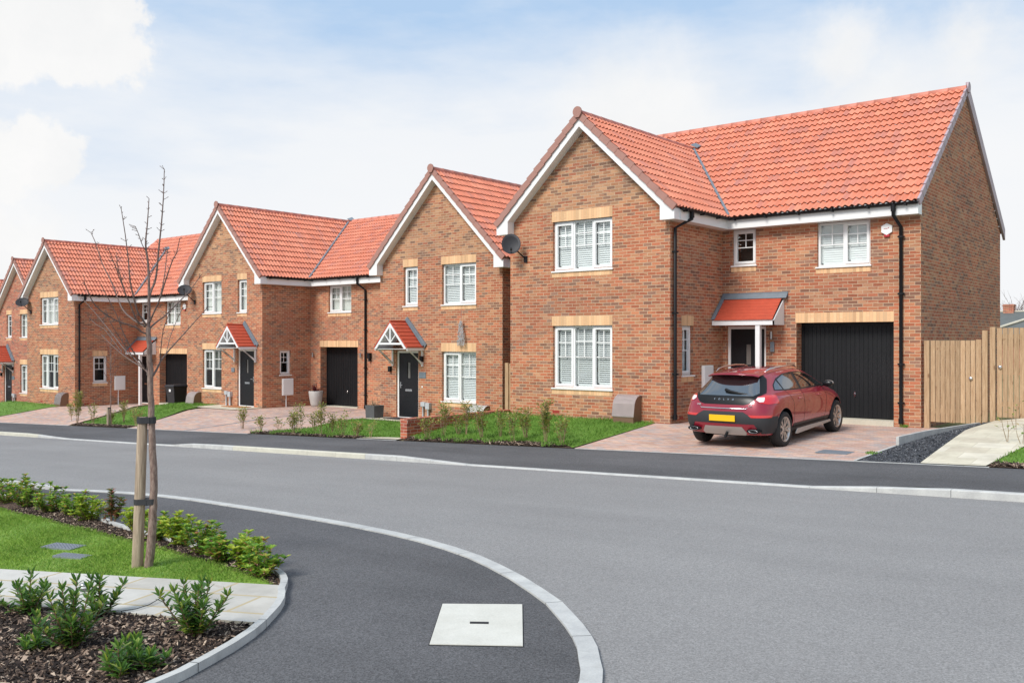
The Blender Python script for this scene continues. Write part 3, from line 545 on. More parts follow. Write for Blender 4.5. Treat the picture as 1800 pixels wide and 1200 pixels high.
def window(par,Mt,w,h,lights,fill,sillw=.04,off=.08):
    """local: x along, z up, y inwards. Window frame front plane at y=off"""
    f=MB(Mt); o=off; fw=.05
    f.box(0,w,o,o+.07,0,fw); f.box(0,w,o,o+.07,h-fw,h); f.box(0,fw,o,o+.07,fw,h-fw); f.box(w-fw,w,o,o+.07,fw,h-fw)
    tot=sum(abs(l) for l in lights); x=fw; inn=w-2*fw; L=[]
    for i,l in enumerate(lights):
        x1=x+inn*abs(l)/tot; L.append((x,x1,l>0)); 
        if i<len(lights)-1: f.box(x1-.025,x1+.025,o,o+.07,fw,h-fw)
        x=x1
    panes=[]
    for i,(a,b,sash) in enumerate(L):
        a+= .025 if i else 0; b-= .025 if i<len(L)-1 else 0
        if sash:
            s=.05; y0=o-.018; z0,z1=fw,h-fw; e=.004
            f.box(a-e,b+e,y0,o+.05,z0-e,z0+s); f.box(a-e,b+e,y0,o+.05,z1-s,z1+e); f.box(a-e,a+s,y0,o+.05,z0+s,z1-s); f.box(b-s,b+e,y0,o+.05,z0+s,z1-s)
            a+=s;b-=s;z0+=s;z1-=s
        else: z0,z1=fw,h-fw
        panes.append((a,b,z0,z1))
        # glazing bars
        H=z1-z0; bt=.011
        for q in (.235,.5): f.box(a,b,o+.028,o+.04,z1-H*q-bt,z1-H*q+bt)
        f.box((a+b)/2-bt,(a+b)/2+bt,o+.026,o+.038,z1-H*.5,z1)
    wo=f.build("window",M['white'],par)
    g=MB(Mt)
    for a,b,z0,z1 in panes: g.p([(a,o+.035,z0),(b,o+.035,z0),(b,o+.035,z1),(a,o+.035,z1)])
    g.build("pane",M['glass'],wo)
    s=MB(Mt); s.box(-.03,w+.03,-sillw,o+.02,-.035,-.002); s.build("sill",M['white'],wo,bevel=.004)
    if fill[0]=='blind':
        b=MB(Mt); tilt=fill[1]+.3
        for a,c,z0,z1 in panes:
            b.box(a-.01,a+.035,o+.10,o+.13,z0-.02,z1+.02); b.box(c-.035,c+.01,o+.10,o+.13,z0-.02,z1+.02); b.box(a,c,o+.10,o+.13,z1-.04,z1+.02); b.box(a,c,o+.10,o+.13,z0-.02,z0+.04)
            z=z0+.05
            while z<z1-.03:
                dz=.027*math.sin(tilt);dy=.027*math.cos(tilt)
                b.prism([(a+.03,o+.115-dy,z-dz),(c-.03,o+.115-dy,z-dz),(c-.03,o+.115+dy,z+dz),(a+.03,o+.115+dy,z+dz)],(0,0,.005)); z+=.052
        b.build("blind",M['slat'],wo)
    elif fill[0]=='curtain':
        b=MB(Mt); b.smooth=True; cov=fill[1]
        for a,c in ((.02,.02+w*cov/2),(w-.02-w*cov/2,w-.02)):
            n=int((c-a)/.02)+2; b.grid([[(a+(c-a)*i/n,o+.14+.022*math.sin(i*1.3),z) for i in range(n+1)] for z in (.02,h-.02)])
        b.build("curtain",M['cloth'],wo)
    elif fill[0]=='half':
        b=MB(Mt); 
        z=h-.1
        while z>h*.45: b.prism([(.05,o+.10,z),(w-.05,o+.10,z),(w-.05,o+.13,z-.012),(.05,o+.13,z-.012)],(0,0,.004)); z-=.04
        b.build("blind",M['slat'],wo)
    k=MB(Mt); k.box(-.02,w+.02,o+.45,o+.47,-.02,h+.02)  # flat dark panel behind the glass; the unlit room's shade is in its colour
    k.build("dark_room_panel",M['room'],wo)
    return wo
def lintel(par,Mt,x0,x1,z0,z1,off=(0,0,0),name="lintel"):
    b=MB(Mt); y=-.005
    b.p([(x0,y,z0),(x1,y,z0),(x1,y,z1),(x0,y,z1)],[(x0,.1),(x1,.1),(x1,2.9),(x0,2.9)])
    b.p([(x0,y,z0),(x0,y,z1),(x0,.02,z1),(x0,.02,z0)]); b.p([(x1,y,z0),(x1,.02,z0),(x1,.02,z1),(x1,y,z1)]); b.p([(x0,y,z1),(x1,y,z1),(x1,.02,z1),(x0,.02,z1)])
    b.p([(x0,y,z0),(x0,.09,z0),(x1,.09,z0),(x1,y,z0)],[(x0,.1),(x0,.5),(x1,.5),(x1,.1)])
    return b.build(name,M['buff'],par)
def door(par,Mt,w,h,rec=.10,glasspos=.5,hand=1):
    f=MB(Mt); o=rec-.04; fw=.065
    f.box(0,fw,o,o+.08,0,h); f.box(w-fw,w,o,o+.08,0,h); f.box(fw,w-fw,o,o+.08,h-fw,h); f.box(fw,w-fw,o-.02,o+.08,0,.035)
    dr=f.build("door",M['white'],par)
    l=MB(Mt); a,b=fw,w-fw; gx=a+(b-a)*glasspos; gw=.07; gz0,gz1=1.28,1.78; y=o+.02
    A=[a,gx-gw,gx+gw,b]; Z=[.035,gz0,gz1,h-fw]
    for i in range(3):
        for j in range(3):
            if i==1 and j==1: continue
            l.box(A[i],A[i+1],y,y+.045,Z[j],Z[j+1])
    for (u,v) in ((.12,.55),(.68,1.12)): l.box(a+.14,b-.14,y-.006,y,u,u+.012); l.box(a+.14,b-.14,y-.006,y,v,v+.012)
    l.build("leaf",M['doorblack'],dr)
    g=MB(Mt); g.box(gx-gw,gx+gw,y+.015,y+.02,gz0,gz1); g.build("glazing",M['glassdark'],dr)
    g=MB(Mt)
    for q in (gx-gw-.012,gx+gw): g.box(q,q+.012,y-.006,y,gz0-.012,gz1+.012)
    g.box(gx-gw,gx-gw+.012,y+.004,y+.014,gz0,gz1)
    g.build("glazing_trim",M['black'],dr)
    g=MB(Mt); g.box((a+b)/2-.15,(a+b)/2+.15,y-.012,y,.86,.93); g.build("letterbox",M['chrome'],dr)
    g=MB(Mt); hx=(b-.07) if hand>0 else (a+.07); g.box(hx-.018,hx+.018,y-.01,y,.95,1.15); g.box(hx-(.12 if hand>0 else 0),hx+(0 if hand>0 else .12),y-.05,y-.035,1.04,1.06); g.build("handle",M['chrome'],dr)
    return dr
M['glassdark']=plain('door_glazing',(.16,.15,.14),.15,.6)
def garage(par,Mt,w,h,z0,rec=.3):
    f=MB(Mt); o=rec; fr=.06
    f.box(0,fr,o,o+.06,z0,h); f.box(w-fr,w,o,o+.06,z0,h); f.box(fr,w-fr,o,o+.06,h-.09,h)
    g=f.build("garage_door",M['garage'],par)
    l=MB(Mt); n=int((w-2*fr)/.1); p=(w-2*fr)/n
    for i in range(n):
        a=fr+i*p; l.box(a+.006,a+p-.006,o+.022,o+.045,z0+.02,h-.09)
    l.box(fr,w-fr,o+.032,o+.05,z0+.01,h-.089); l.build("panel",M['garage'],g)
    k=MB(Mt); k.box(w*.56,w*.56+.035,o+.005,o+.022,z0+.50,z0+.62); k.tube([(w*.56+.017,o-.03,z0+.56),(w*.56+.017,o+.02,z0+.56)],.018); k.build("handle",M['chrome'],g)
    t=MB(Mt); t.box(-.004,w+.004,-.03,o+.05,z0-.14,z0+.006); t.build("threshold",M['threshold'],g)
    return g
def tiles(mb,O,U,Sv,N,w,L,clipu=None):
    """O eave-left corner, U unit along, Sv unit up slope, N unit normal"""
    O,U,Sv,N=map(Vector,(O,U,Sv,N)); c=.31; n=int(math.ceil(L/c-.05)); du=.025; m=int(round(w/du)); du=w/m
    prof=[(.048,.036,.012,0,.010,.034)[i%6] for i in range(m+1)]
    o=mb.smooth
    for j in range(n):
        s0=j*c; s1=min(L,(j+1)*c); f=(s1-s0)/c
        lo=[O+U*(i*du)+Sv*s0+N*(prof[i]+.036) for i in range(m+1)]; hi=[O+U*(i*du)+Sv*(s1+.004)+N*(prof[i]+.036-.034*f) for i in range(m+1)]; bt=[O+U*(i*du)+Sv*(s0+.035)+N*(prof[i]-.012) for i in range(m+1)]
        mb.smooth=True
        mb.grid([lo,hi],[[(i*du+.01,s0+.01) for i in range(m+1)],[(i*du+.01,s1-.01) for i in range(m+1)]])
        mb.smooth=False
        mb.grid([bt,lo],[[(i*du+.01,s0+.01) for i in range(m+1)],[(i*du+.01,s0+.02) for i in range(m+1)]])
    mb.smooth=o
def ridge(mb,a,b,r=.105):
    a,b=Vector(a),Vector(b); L=(b-a).length; n=int(L/.45+.5); d=(b-a)/n; t=d.normalized(); x=t.cross(Vector((0,0,1))).normalized(); up=Vector((0,0,1)); mb.smooth=True
    for i in range(n):
        p=a+d*i; q=a+d*(i+1)
        rows=[]
        for c_,rr in ((p,r+.002),(p+t*.03,r+.002),(p+t*.03,r-.001),(q,r-.003)):
            rows.append([c_+x*(rr*math.cos(k*math.pi/8))+up*(rr*math.sin(k*math.pi/8)-.065) for k in range(-1,10)])
        mb.grid(rows)
    mb.smooth=False
    mb.p([b+x*((r)*math.cos(k*math.pi/8))+up*((r)*math.sin(k*math.pi/8)-.05) for k in range(-1,10)])
def ridge_end(par,c,mat,r=.125,axis='Y'):
    b=MB(); c=Vector(c); n=16; th=.035
    pts=[]
    for k in range(n+1):
        an=-math.pi*.18+k*(math.pi*1.36)/n; pts.append((r*math.cos(an),r*math.sin(an)))
    pts+=[(-.055,-.14),(.055,-.14)]
    if axis=='Y': b.prism([(c.x+p,c.y,c.z+q-.03) for p,q in pts],(0,-th,0))
    else: b.prism([(c.x,c.y+p,c.z+q-.03) for p,q in pts],(th,0,0))
    return b.build("ridge_end_cap",mat,par)
def verge(mb,O,Sv,N,Wd,L,w=.065,d=.16):
    """dry verge units stepping up the slope. O lower end point, Wd outward unit"""
    O,Sv,N,Wd=map(Vector,(O,Sv,N,Wd)); c=.31; n=int(L/c+.5); c=L/n
    for j in range(n):
        s0=j*c; s1=s0+c+.01
        a=O+Sv*s0; b=O+Sv*s1; t0=.075;t1=.045
        P=[a+Wd*0+N*t0-Wd*w*.6,a+Wd*w*.4+N*t0,a+Wd*w*.4-N*(d-t0),a-Wd*w*.6-N*(d-t0)]; Q=[b-Wd*w*.6+N*t1,b+Wd*(w*.4-.006)+N*t1,b+Wd*(w*.4-.006)-N*(d-t1-.01),b-Wd*w*.6-N*(d-t1-.01)]
        mb.p(P);mb.p(Q[::-1])
        for i in range(4): k=(i+1)%4; mb.p([P[i],Q[i],Q[k],P[k]])
def gutter(par,pts,pipe=None):
    g=MB(); r=.057
    for a,b in zip(pts,pts[1:]):
        a,b=Vector(a),Vector(b); t=(b-a).normalized(); x=t.cross(Vector((0,0,1))).normalized()
        g.smooth=True; g.grid([[c+x*(r*math.cos(k*math.pi/6))+Vector((0,0,-r*math.sin(k*math.pi/6))) for k in range(7)] for c in (a,b)]); g.smooth=False
        L=(b-a).length; n=int(L/.8)
        for i in range(n+1):
            c=a+t*(.15+i*.8)
            if i*.8+.15<L: g.box(c.x-.02 if abs(t.x)>.5 else c.x-r-.008,c.x+.02 if abs(t.x)>.5 else c.x+r+.008,c.y-.02 if abs(t.x)<.5 else c.y-r-.008,c.y+.02 if abs(t.x)<.5 else c.y+r+.008,c.z-r-.014,c.z-.02)
        for c in (a,b): g.p([c+x*(r*math.cos(k*math.pi/6))+Vector((0,0,-r*math.sin(k*math.pi/6))) for k in range(7)])
    return g.build("gutter",M['black'],par)
def pipe(par,pts,clips=()):
    g=MB(); g.tube(pts,.039,10)
    x,y=pts[-1][0],pts[-1][1]
    for z in clips: g.box(x-.05,x+.05,y-.045,y+.045,z-.02,z+.02); g.box(x-.075,x+.075,y+.0,y+.03,z-.015,z+.015)
    g.tube([(x,y,pts[-1][2]+.12),pts[-1]],.052,10)
    a=pts[0]; g.tube([(a[0],a[1],a[2]+.05),(a[0],a[1],a[2]-.1)],.052,10)
    return g.build("downpipe",M['black'],par)
def norm2(run,rise): L=math.hypot(run,rise); return run/L,rise/L,L
def gable_roof(H,xl,xr,y0,y1,ze,zr,vm,rear=False,boxl=True,boxr=True):
    """gable facing -Y between walls xl..xr; roof overhang .28; y0 = front face of the roof"""
    xc=(xl+xr)/2; hw=(xr-xl)/2+.28; c,s,L=norm2(hw,zr-ze)
    r=MB(); 
    tiles(r,(xc+hw,y0,ze),(0,1,0),(-c,0,s),(s,0,c),y1-y0,L); 
    tiles(r,(xc-hw,y1,ze),(0,-1,0),(c,0,s),(-s,0,c),y1-y0,L)
    ro=r.build("roof",M['tile'],H)
    g=MB(); ridge(g,(xc,y0+.02,zr+.05),(xc,y1,zr+.05)); g.build("ridge_tiles",M['ridge'],ro)
    v=MB(); verge(v,(xc+hw,y0,ze),(-c,0,s),(s,0,c),(0,-1,0),L); verge(v,(xc-hw,y0,ze),(c,0,s),(-s,0,c),(0,-1,0),L); v.build("verge_tiles",M[vm],ro)
    ridge_end(ro,(xc,y0-.03,zr+.06),M[vm])
    # barge boards with boxed feet
    k=(zr-ze)/hw
    for sg in (-1,1):
        b=MB(); dv=.27; zt=lambda x: zr-.045-k*abs(x); zi=lambda x: zt(x)-dv; xb=hw-.03; xi=hw-.40; zb=ze-.26
        pts=[(0,zt(0)),(xb,zt(xb)),(xb,zb),(xi,zb),(xi,zi(xi)),(0,zi(0))]
        P=[(xc+sg*a,y0+.02,z) for a,z in pts]; 
        if sg>0: P=P[::-1]
        b.prism(P,(0,-y0-.021,0)); b.build("barge_board",M['fascia'],H)
    return ro
def eave_fascia(H,boxes):
    b=MB()
    for bx in boxes: b.box(*bx)
    return b.build("fascia",M['fascia'],H)
def gable_wall(mb,xl,xr,zb,zr0,y,ze=4.9):
    """triangular part of a front wall"""
    pass
def lamp_on(H,Mt,kind=0):
    b=MB(Mt)
    if kind==0: b.tube([(0,-.075,-.09),(0,-.075,.09)],.032,10); b.box(-.012,.012,-.06,0,-.02,.02)
    else: b.box(-.05,.05,-.09,0,-.09,.09)
    return b.build("wall_lamp",M['steel'] if kind==0 else M['black'],H)
def dish(H,c,aim,foot,r=.24):
    b=MB(); c=Vector(c); n=Vector(aim).normalized(); x=n.cross(Vector((0,0,1))).normalized(); y=x.cross(n); b.smooth=True
    rows=[]
    for q in (0.001,.25,.5,.75,1,1.0,.98): 
        dz=.055*(q*q); rr=r*q
        rows.append([c+x*(rr*math.cos(k*math.pi/12))+y*(rr*1.08*math.sin(k*math.pi/12))+n*dz for k in range(24)])
    b.grid(rows,close=True); b.smooth=False
    o=b.build("satellite_dish",M['dish'],H)
    f=Vector(foot); a=MB(); low=c-y*r*.95
    a.tube([c-n*.03,c-n*.09,f],.016,6); a.tube([c-y*r*.9,low+n*.28+y*.02],.010,6); a.tube([low+n*.24+y*.03,low+n*.32+y*.05],.025,8); a.box(f.x-.05,f.x+.05,f.y-.03,f.y,f.z-.08,f.z+.08)
    a.build("dish_arm",M['black'],o)
M['dish']=plain('dish_grey',(.028,.028,.033),.6,var=.15,sc=14)
def canopy(H,xl,xr,yw,zt,zf,proj,post=True):
    """lean-to canopy against a wall at y=yw"""
    run=proj; rise=zt-zf; yf=yw-proj; c,s,L=norm2(run,rise-.12); r=MB(); z0=zf+.12
    n=8
    for j in range(n):
        a=j/n;b=(j+1)/n; y0=yf-.03+(run+.03)*a; y1=yf-.03+(run+.03)*b; za=z0+(rise-.12)*a; zb=z0+(rise-.12)*b
        r.p([(xl+.06,y0,za+.03),(xr-.02,y0,za+.03),(xr-.02,y1+.01,zb+.012),(xl+.06,y1+.01,zb+.012)]); r.p([(xl+.06,y0,za),(xr-.02,y0,za),(xr-.02,y0,za+.03),(xl+.06,y0,za+.03)]); r.p([(xr-.02,y0,za),(xr-.02,y1,zb),(xr-.02,y1,zb+.012),(xr-.02,y0,za+.03)])
    ro=r.build("canopy",M['porch_red'],H)
    l=MB(); l.prism([(xl,yf-.04,z0+.02),(xl,yw-.002,zt+.0),(xl,yw-.002,zt+.06),(xl,yf-.04,z0+.05)],(.09,0,0)); l.box(xl,xr+.10,yw-.035,yw-.002,zt-.05,zt+.07); l.p([(xl,yw-.13,zt-.085),(xr+.10,yw-.13,zt-.085),(xr+.10,yw-.03,zt+.04),(xl,yw-.03,zt+.04)])
    l.build("lead_flashing",M['lead'],ro)
    w=MB(); w.box(xl,xr,yf,yf+.03,zf,zf+.12); w.prism([(xr,yf,zf),(xr,yw-.002,zf),(xr,yw-.002,zt-.1),(xr,yf,zf+.1)],(-.03,0,0)); w.box(xl,xr-.03,yf+.03,yw,zf+.01,zf+.03); w.build("fascia",M['white2'],ro)
    if post:
        p=MB(); p.box(xr-.47,xr-.36,yf+.02,yf+.13,-.1,zf); p.build("post",M['white2'],ro)
def porch(H,xc,yw,hw,ze,zr,proj):
    """small gabled porch hood on brackets"""
    yf=yw-proj; c,s,L=norm2(hw,zr-ze); r=MB(); n=7
    for sg in (-1,1):
        for j in range(n):
            a=j/n;b=(j+1)/n; xa=xc+sg*hw*(1-a)*1.04; xb=xc+sg*hw*(1-b)*1.04; za=ze+(zr-ze)*a;zb=ze+(zr-ze)*b
            q=[(xa,yf,za+.075),(xa,yw-.01,za+.075),(xb,yw-.01,zb+.05),(xb,yf,zb+.05)]; r.p(q if sg>0 else q[::-1]); q=[(xa,yf,za+.03),(xa,yw-.01,za+.03),(xa,yw-.01,za+.075),(xa,yf,za+.075)]; r.p(q if sg>0 else q[::-1])
            q=[(xa,yf,za+.075),(xb,yf,zb+.05),(xb,yf,zb+.0),(xa,yf,za+.0)]; r.p(q)
    r.tube([(xc,yf,zr+.06),(xc,yw-.01,zr+.06)],.03,8)
    ro=r.build("porch_roof",M['porch_red'],H)
    l=MB()
    for sg in (-1,1):
        e=.06; q=[(xc+sg*(hw*1.05+.02),yw-.05,ze+.03),(xc,yw-.05,zr+.05),(xc,yw-.05,zr+.2),(xc+sg*(hw*1.05+.1),yw-.05,ze+.13)]; l.prism(q if sg<0 else q[::-1],(0,.048,0))
        q=[(xc+sg*hw*1.06,yw-.13,ze+.088),(xc,yw-.13,zr+.095),(xc,yw-.04,zr+.14),(xc+sg*hw*1.06,yw-.04,ze+.12)]; l.p(q)
    l.build("lead_flashing",M['lead'],ro)
    w=MB(); k=(zr-ze)/hw
    for sg in (-1,1):
        b=.07; w.prism([(xc+sg*hw,yf+.0,ze),(xc,yf,zr),(xc,yf,zr-b*1.5),(xc+sg*(hw-b*1.5/k),yf,ze)],(0,.035,0))
        # side boards and soffit
        w.box(xc+sg*hw-.02,xc+sg*hw+.02,yf+.035,yw,ze-.055,ze+.045)
        w.p([(xc+sg*hw,yf+.035,ze+.02),(xc,yf+.035,zr),(xc,yw,zr),(xc+sg*hw,yw,ze+.02)])
    zt=ze+.16; xw=(zr-.1-zt)/k; w.box(xc-xw,xc+xw,yf+.002,yf+.037,zt-.03,zt+.03)
    w.box(xc-.025,xc+.025,yf+.003,yf+.034,zt+.03,zr-.08)
    for sg in (-1,1): w.prism([(xc+sg*.0-.02,yf+.005,zt+.03),(xc+.02,yf+.005,zt+.03),(xc+sg*(xw*.58)+.02,yf+.005,zt+.32*xw/.5*k*.95),(xc+sg*(xw*.58)-.02,yf+.005,zt+.32*xw/.5*k*.95)],(0,.028,0))
    w.box(xc-hw,xc+hw,yf+.04,yw,ze-.012,ze+.0)
    w.build("porch_frame",M['white2'],ro)
    for sg in (-1,1):
        b=MB(); x=xc+sg*(hw-.05); x0,x1=x-.025,x+.025
        b.box(x0,x1,yw-.055,yw-.001,ze-.55,ze-.055); b.box(x0,x1,yf+.1,yw-.055,ze-.055,ze-.012)
        b.prism([(x0,yw-.055,ze-.50),(x0,yw-.055,ze-.43),(x0,yf+.14,ze-.055),(x0,yf+.21,ze-.055)],(.05,0,0))
        b.build("porch_bracket",M['white2'],ro)
def meter_cab(H,x,y0,z0,w=.5,h=.64,pole=None):
    b=MB(); b.box(x,x+.06,y0,y0+w,z0,z0+h); b.box(x+.06,x+.075,y0+.02,y0+w-.02,z0+.02,z0+h-.02)
    if pole: b.tube([(x+.03,y0+w*.35,z0),(x+.03,y0+w*.35,-.1)],.02,8)
    return b.build("meter_cabinet",M['white'],H,bevel=.006)
def alarm(H,x,y,z,text=True,r=.135):
    b=MB(); pts=[(x+r*math.cos(rad(60*i+30))*1.0,y-.05,z+r*math.sin(rad(60*i+30))) for i in range(6)]; b.prism(pts,(0,.05,0)); o=b.build("alarm_box",M['white'],H,bevel=.006)
    c=MB(); c.box(x-.06,x+.06,y-.048,y-.004,z-r-.035,z-r+.02); c.build("strobe",M['redlens'],o)
    if text:
        c=MB(); 
        for i in range(5): c.box(x-.06+i*.017,x-.048+i*.017,y-.0525,y-.051,z+.0,z+.016)
        c.box(x+.03,x+.05,y-.0525,y-.051,z+.015,z+.035); c.build("badge",M['redlens'],o)
M['redlens']=plain('red_lens',(.45,.03,.04),.25)
def house(kind,X,Y0,Z0,label,opt,brick='brick',brick_t='brick3'):
    H=thing("brick_house",(X,Y0,Z0),label,"house",opt.get('group'))
    off=(X*7.77,Y0*3.33,0); zb=-.6; ze=4.86; st=opt.get('step',2.6)
    gw={'A':4.72,'B':5.22,'C':5.03}[kind]; ww={'A':4.7,'B':0,'C':4.62}[kind]; D={'A':10.1,'B':8.6,'C':10.6}[kind]; D+= (st-2.6 if kind=='A' else 0); zr=7.36 if kind=='A' else 7.74
    w=MB(); t=MB(); TT=[]
    # (x0,x1,z0,z1,recess)
    if kind=='A': G_=[(-3.34,-1.57,3.60,4.83),(-3.34,-1.57,.70,2.24)]
    elif kind=='B': G_=[(-4.12,-3.49,3.58,4.82),(-2.43,-1.03,3.58,4.82),(-2.43,-1.03,.62,2.14),(-4.47,-3.46,.0,2.15,.10)]
    else: G_=[(-3.95,-2.64,3.58,4.83),(-1.56,-.97,3.58,4.83),(-3.95,-2.64,.63,2.16),(-1.58,-.52,.0,2.17,.10)]
    zs=5.08; xc=-gw/2; k=(zr-ze)/(gw/2+.28); ztop=lambda x: zr-.1-k*abs(x-xc)
    zc=4.86
    wallgrid(w,FR(0),-gw,0,zb,zc,G_)
    # gable triangle, top courses buff-toned
    xa=(zr-.1-zs)/k
    w.p([(-gw,0,zc),(0,0,zc),(0,0,min(zs,ztop(0))),(xc+xa,0,zs),(xc-xa,0,zs),(-gw,0,min(zs,ztop(-gw)))]) if ztop(0)>zc else None
    if ztop(0)<=zc:
        w.f.pop() if False else None
        x2=(zr-.1-zc)/k; w.p([(xc-x2,0,zc),(xc+x2,0,zc),(xc+xa,0,zs),(xc-xa,0,zs)])
    t.p([(xc-xa,0,zs),(xc+xa,0,zs),(xc,0,zr-.1)])
    if kind=='B':
        wallgrid(w,RT(0),0,D,zb,zc,[]); wallgrid(w,LF(-gw),0,D,zb,zc,[],True); wallgrid(w,FR(D),-gw,0,zb,zc,[],True)
        w.p([(-gw,D,zc),(xc,D,zr-.1),(0,D,zc)])
    else:
        if kind=='A':
            rw=opt.get('rw',(.55,1.08,1.06,2.22)); RH=[rw]; WH=[(.26,.88,3.72,4.62),(2.40,3.62,3.58,4.62),(.12,1.14,0,2.22,.10),(1.90,4.13,.08,2.29,.3)]
        else: RH=[(.79,1.3,1.2,2.14)]; WH=[(1.09,2.40,3.58,4.62),(.60,2.76,.0,2.26,.3)]
        wallgrid(w,RT(0),0,st,zb,zc,RH); wallgrid(w,FR(st),0,ww,zb,zc,WH); wallgrid(w,RT(ww),st,D,zb,zc,[]); wallgrid(w,LF(-gw),0,D,zb,zc,[],True); wallgrid(w,FR(D),-gw,ww,zb,zc,[],True)
        ym=(st-.28+D+.28)/2; zm=8.12 if kind=='A' else 7.76
        for xx in (ww,-gw):
            q=[(xx,st,zc),(xx,D,zc),(xx,ym,zm-.08)]
            tt=MB(); tt.p(q if xx>0 else q[::-1]); TT.append(tt)
    w.build("wall",M[brick],H,off); t.build("gable_wall",M[brick_t],H,off)
    for tt in TT: tt.build("side_gable",M[brick],H,off)
    # roofs
    if kind=='A':
        gable_roof(H,-gw,0,-.28,5.6 if st<2.8 else 5.9,ze,zr,'verge',); 
    elif kind=='B': gable_roof(H,-gw,0,-.28,D+.1,ze,zr,'verge')
    else: gable_roof(H,-gw,0,-.28,6.3,ze,zr,'verge')
    if kind!='B':
        y0=st-.28; c,s,L=norm2(ym-y0,zm-ze); r=MB(); vx=ww+.04
        tiles(r,(-gw-.06,y0,ze),(1,0,0),(0,c,s),(0,-s,c),vx+gw+.06,L); tiles(r,(vx,2*ym-y0,ze),(-1,0,0),(0,-c,s),(0,s,c),vx+gw+.06,L)
        ro=r.build("roof",M['tile'],H)
        g=MB(); ridge(g,(-gw-.05,ym,zm+.05),(vx,ym,zm+.05)); g.build("ridge_tiles",M['ridge'],ro)
        v=MB(); verge(v,(vx,y0,ze),(0,c,s),(0,-s,c),(1,0,0),L,.05,.17); v.prism([(ww+.004,2*ym-y0+.03,ze+.14),(ww+.004,2*ym-y0+.03,ze-.16),(ww+.004,ym,zm-.2),(ww+.004,ym,zm+.16)],(vx-ww+.02,0,0)); v.build("verge_tiles",M['verge_grey'],ro)
        ridge_end(ro,(vx+.02,ym,zm+.06),M['verge_grey'],axis='X')
        # valley
        kg=(zr-ze)/(gw/2+.28); kmn=(zm-ze)/(ym-y0); 
        a=Vector((.28,y0,ze)); yj=y0+(zr-ze)/kmn; b=Vector((xc,yj,zr)); 
        vv=MB(); d=(b-a); bb=a+d*.97; n=Vector((.25,-.25,.93)).normalized(); sd_=d.normalized().cross(n).normalized()
        e=.03
        P0=[a+sd_*e+n*.11,a-sd_*e+n*.11]; P1=[bb+sd_*e+n*.11,bb-sd_*e+n*.11]
        vv.prism([P0[0],P0[1],P1[1],P1[0]],tuple(-n*.05))
        vv.build("valley",M['lead'],ro)
        sdl=MB(); q=Vector((xc,yj,zr+.05)); sdl.prism([q+Vector((.02,-.16,.07)),q+Vector((.20,-.10,-.02)),q+Vector((.24,.05,.05)),q+Vector((.05,.10,.16))],(0,.0,.02)); sdl.build("lead_saddle",M['lead'],ro)
        eave_fascia(H,[(0.001,.27,.0,st-.27,ze-.26,ze-.03),(.001,ww+.02,st-.27,st-.001,ze-.26,ze-.03)])
        gutter(H,[(.33,-.02,ze+.0),(.33,st-.33,ze+.0),(ww+.03,st-.33,ze+.0)])
    else:
        eave_fascia(H,[(.001,.27,0,D,ze-.26,ze-.03),(-gw-.27,-gw-.001,0,D,ze-.26,ze-.03)]); gutter(H,[(.33,-.02,ze),(.33,D,ze)]); gutter(H,[(-gw-.33,-.02,ze),(-gw-.33,D,ze)])
    # openings
    def W(hole,lights,fill,side='F',lint=True,lz=None,course=True,y=0):
        a,b,c,d=hole[:4]; Mt=MF(a,y,c) if side=='F' else MR(y,a,c)
        window(H,Mt,b-a,d-c if d<4.6 or y==0 and side=='F' else ze-.262-c,lights,fill)
        Mx=MF(0,y,0) if side=='F' else MR(y,0,0)
        if lint: lintel(H,Mx,a-.03,b+.005,d,lz or d+.235)
        if course: lintel(H,Mx,a-.03,b+.005,c-.155,c-.036,name="sill_course")
    f=opt.get('fill',{})
    if kind=='A':
        W(G_[0],(.33,-.34,.33),f.get('u',('blind',.75)),lz=5.08); W(G_[1],(.33,-.34,.33),f.get('l',('blind',.45)))
        W(RH[0],(1,) if st<2.8 else (1,),f.get('r',('blind',.6)),'R')
        W(WH[0],(1,),f.get('s',('none',)),y=st,lint=False); W(WH[1],(-1,1),f.get('w',('blind',1.0)),y=st,lint=False)
        door(H,MF(.12,st,0),1.02,2.22,glasspos=.52,hand=-1); garage(H,MF(1.90,st,0),2.23,2.29,.08); lintel(H,MF(0,st,0),1.88,4.14,2.29,2.52)
        canopy(H,.012,1.60,st,2.97,2.24,.6)
        pipe(H,[(.33,.42,ze-.08),(.33,.42,ze-.20),(.06,.12,ze-.42),(.06,.12,.06)],(3.9,2.5,1.1)) if not opt.get('pipe2') else pipe(H,[(.33,.3,ze-.08),(.33,.3,ze-.20),(.06,.17,ze-.42),(.06,.17,.06)],(3.9,2.5,1.1))
        if not opt.get('pipe2'): pipe(H,[(4.22,st-.33,ze-.08),(4.22,st-.33,ze-.26),(4.30,st-.06,ze-.5),(4.30,st-.06,.04)],(4.15,2.9,1.35,.5))
        if st<2.8: meter_cab(H,.0,1.49,.62,.5,.65)
        else: meter_cab(H,.0,1.78,.63,.5,.64,pole=1)
        alarm(H,3.99,st,4.34,st<2.8)
        lamp_on(H,MF(1.30,st,2.0)); 
        b=MB(); b.box(1.26,1.36,st-.05,st,1.60,1.84); o=b.build("key_safe",M['lead'],H,bevel=.01); b=MB(); b.box(1.285,1.335,st-.056,st-.0505,1.65,1.70); b.build("dial",M['steel'],o)
        dish(H,(-4.40,-.36,4.32) if st<2.8 else (-4.45,-.34,4.62),(.62,-.75,.15) if st<2.8 else (.70,-.45,.85),(-4.2,-.0,3.95) if st<2.8 else (-4.3,0,4.2),.245 if st<2.8 else .28)
        # air bricks low on the wall
        b=MB()
        for x in (-3.35,-1.55): b.box(x,x+.215,-.004,.02,-.055+.12,.01+.12)
        b.box(-.004,.004,.42,.60,-.05+.1,.01+.1)
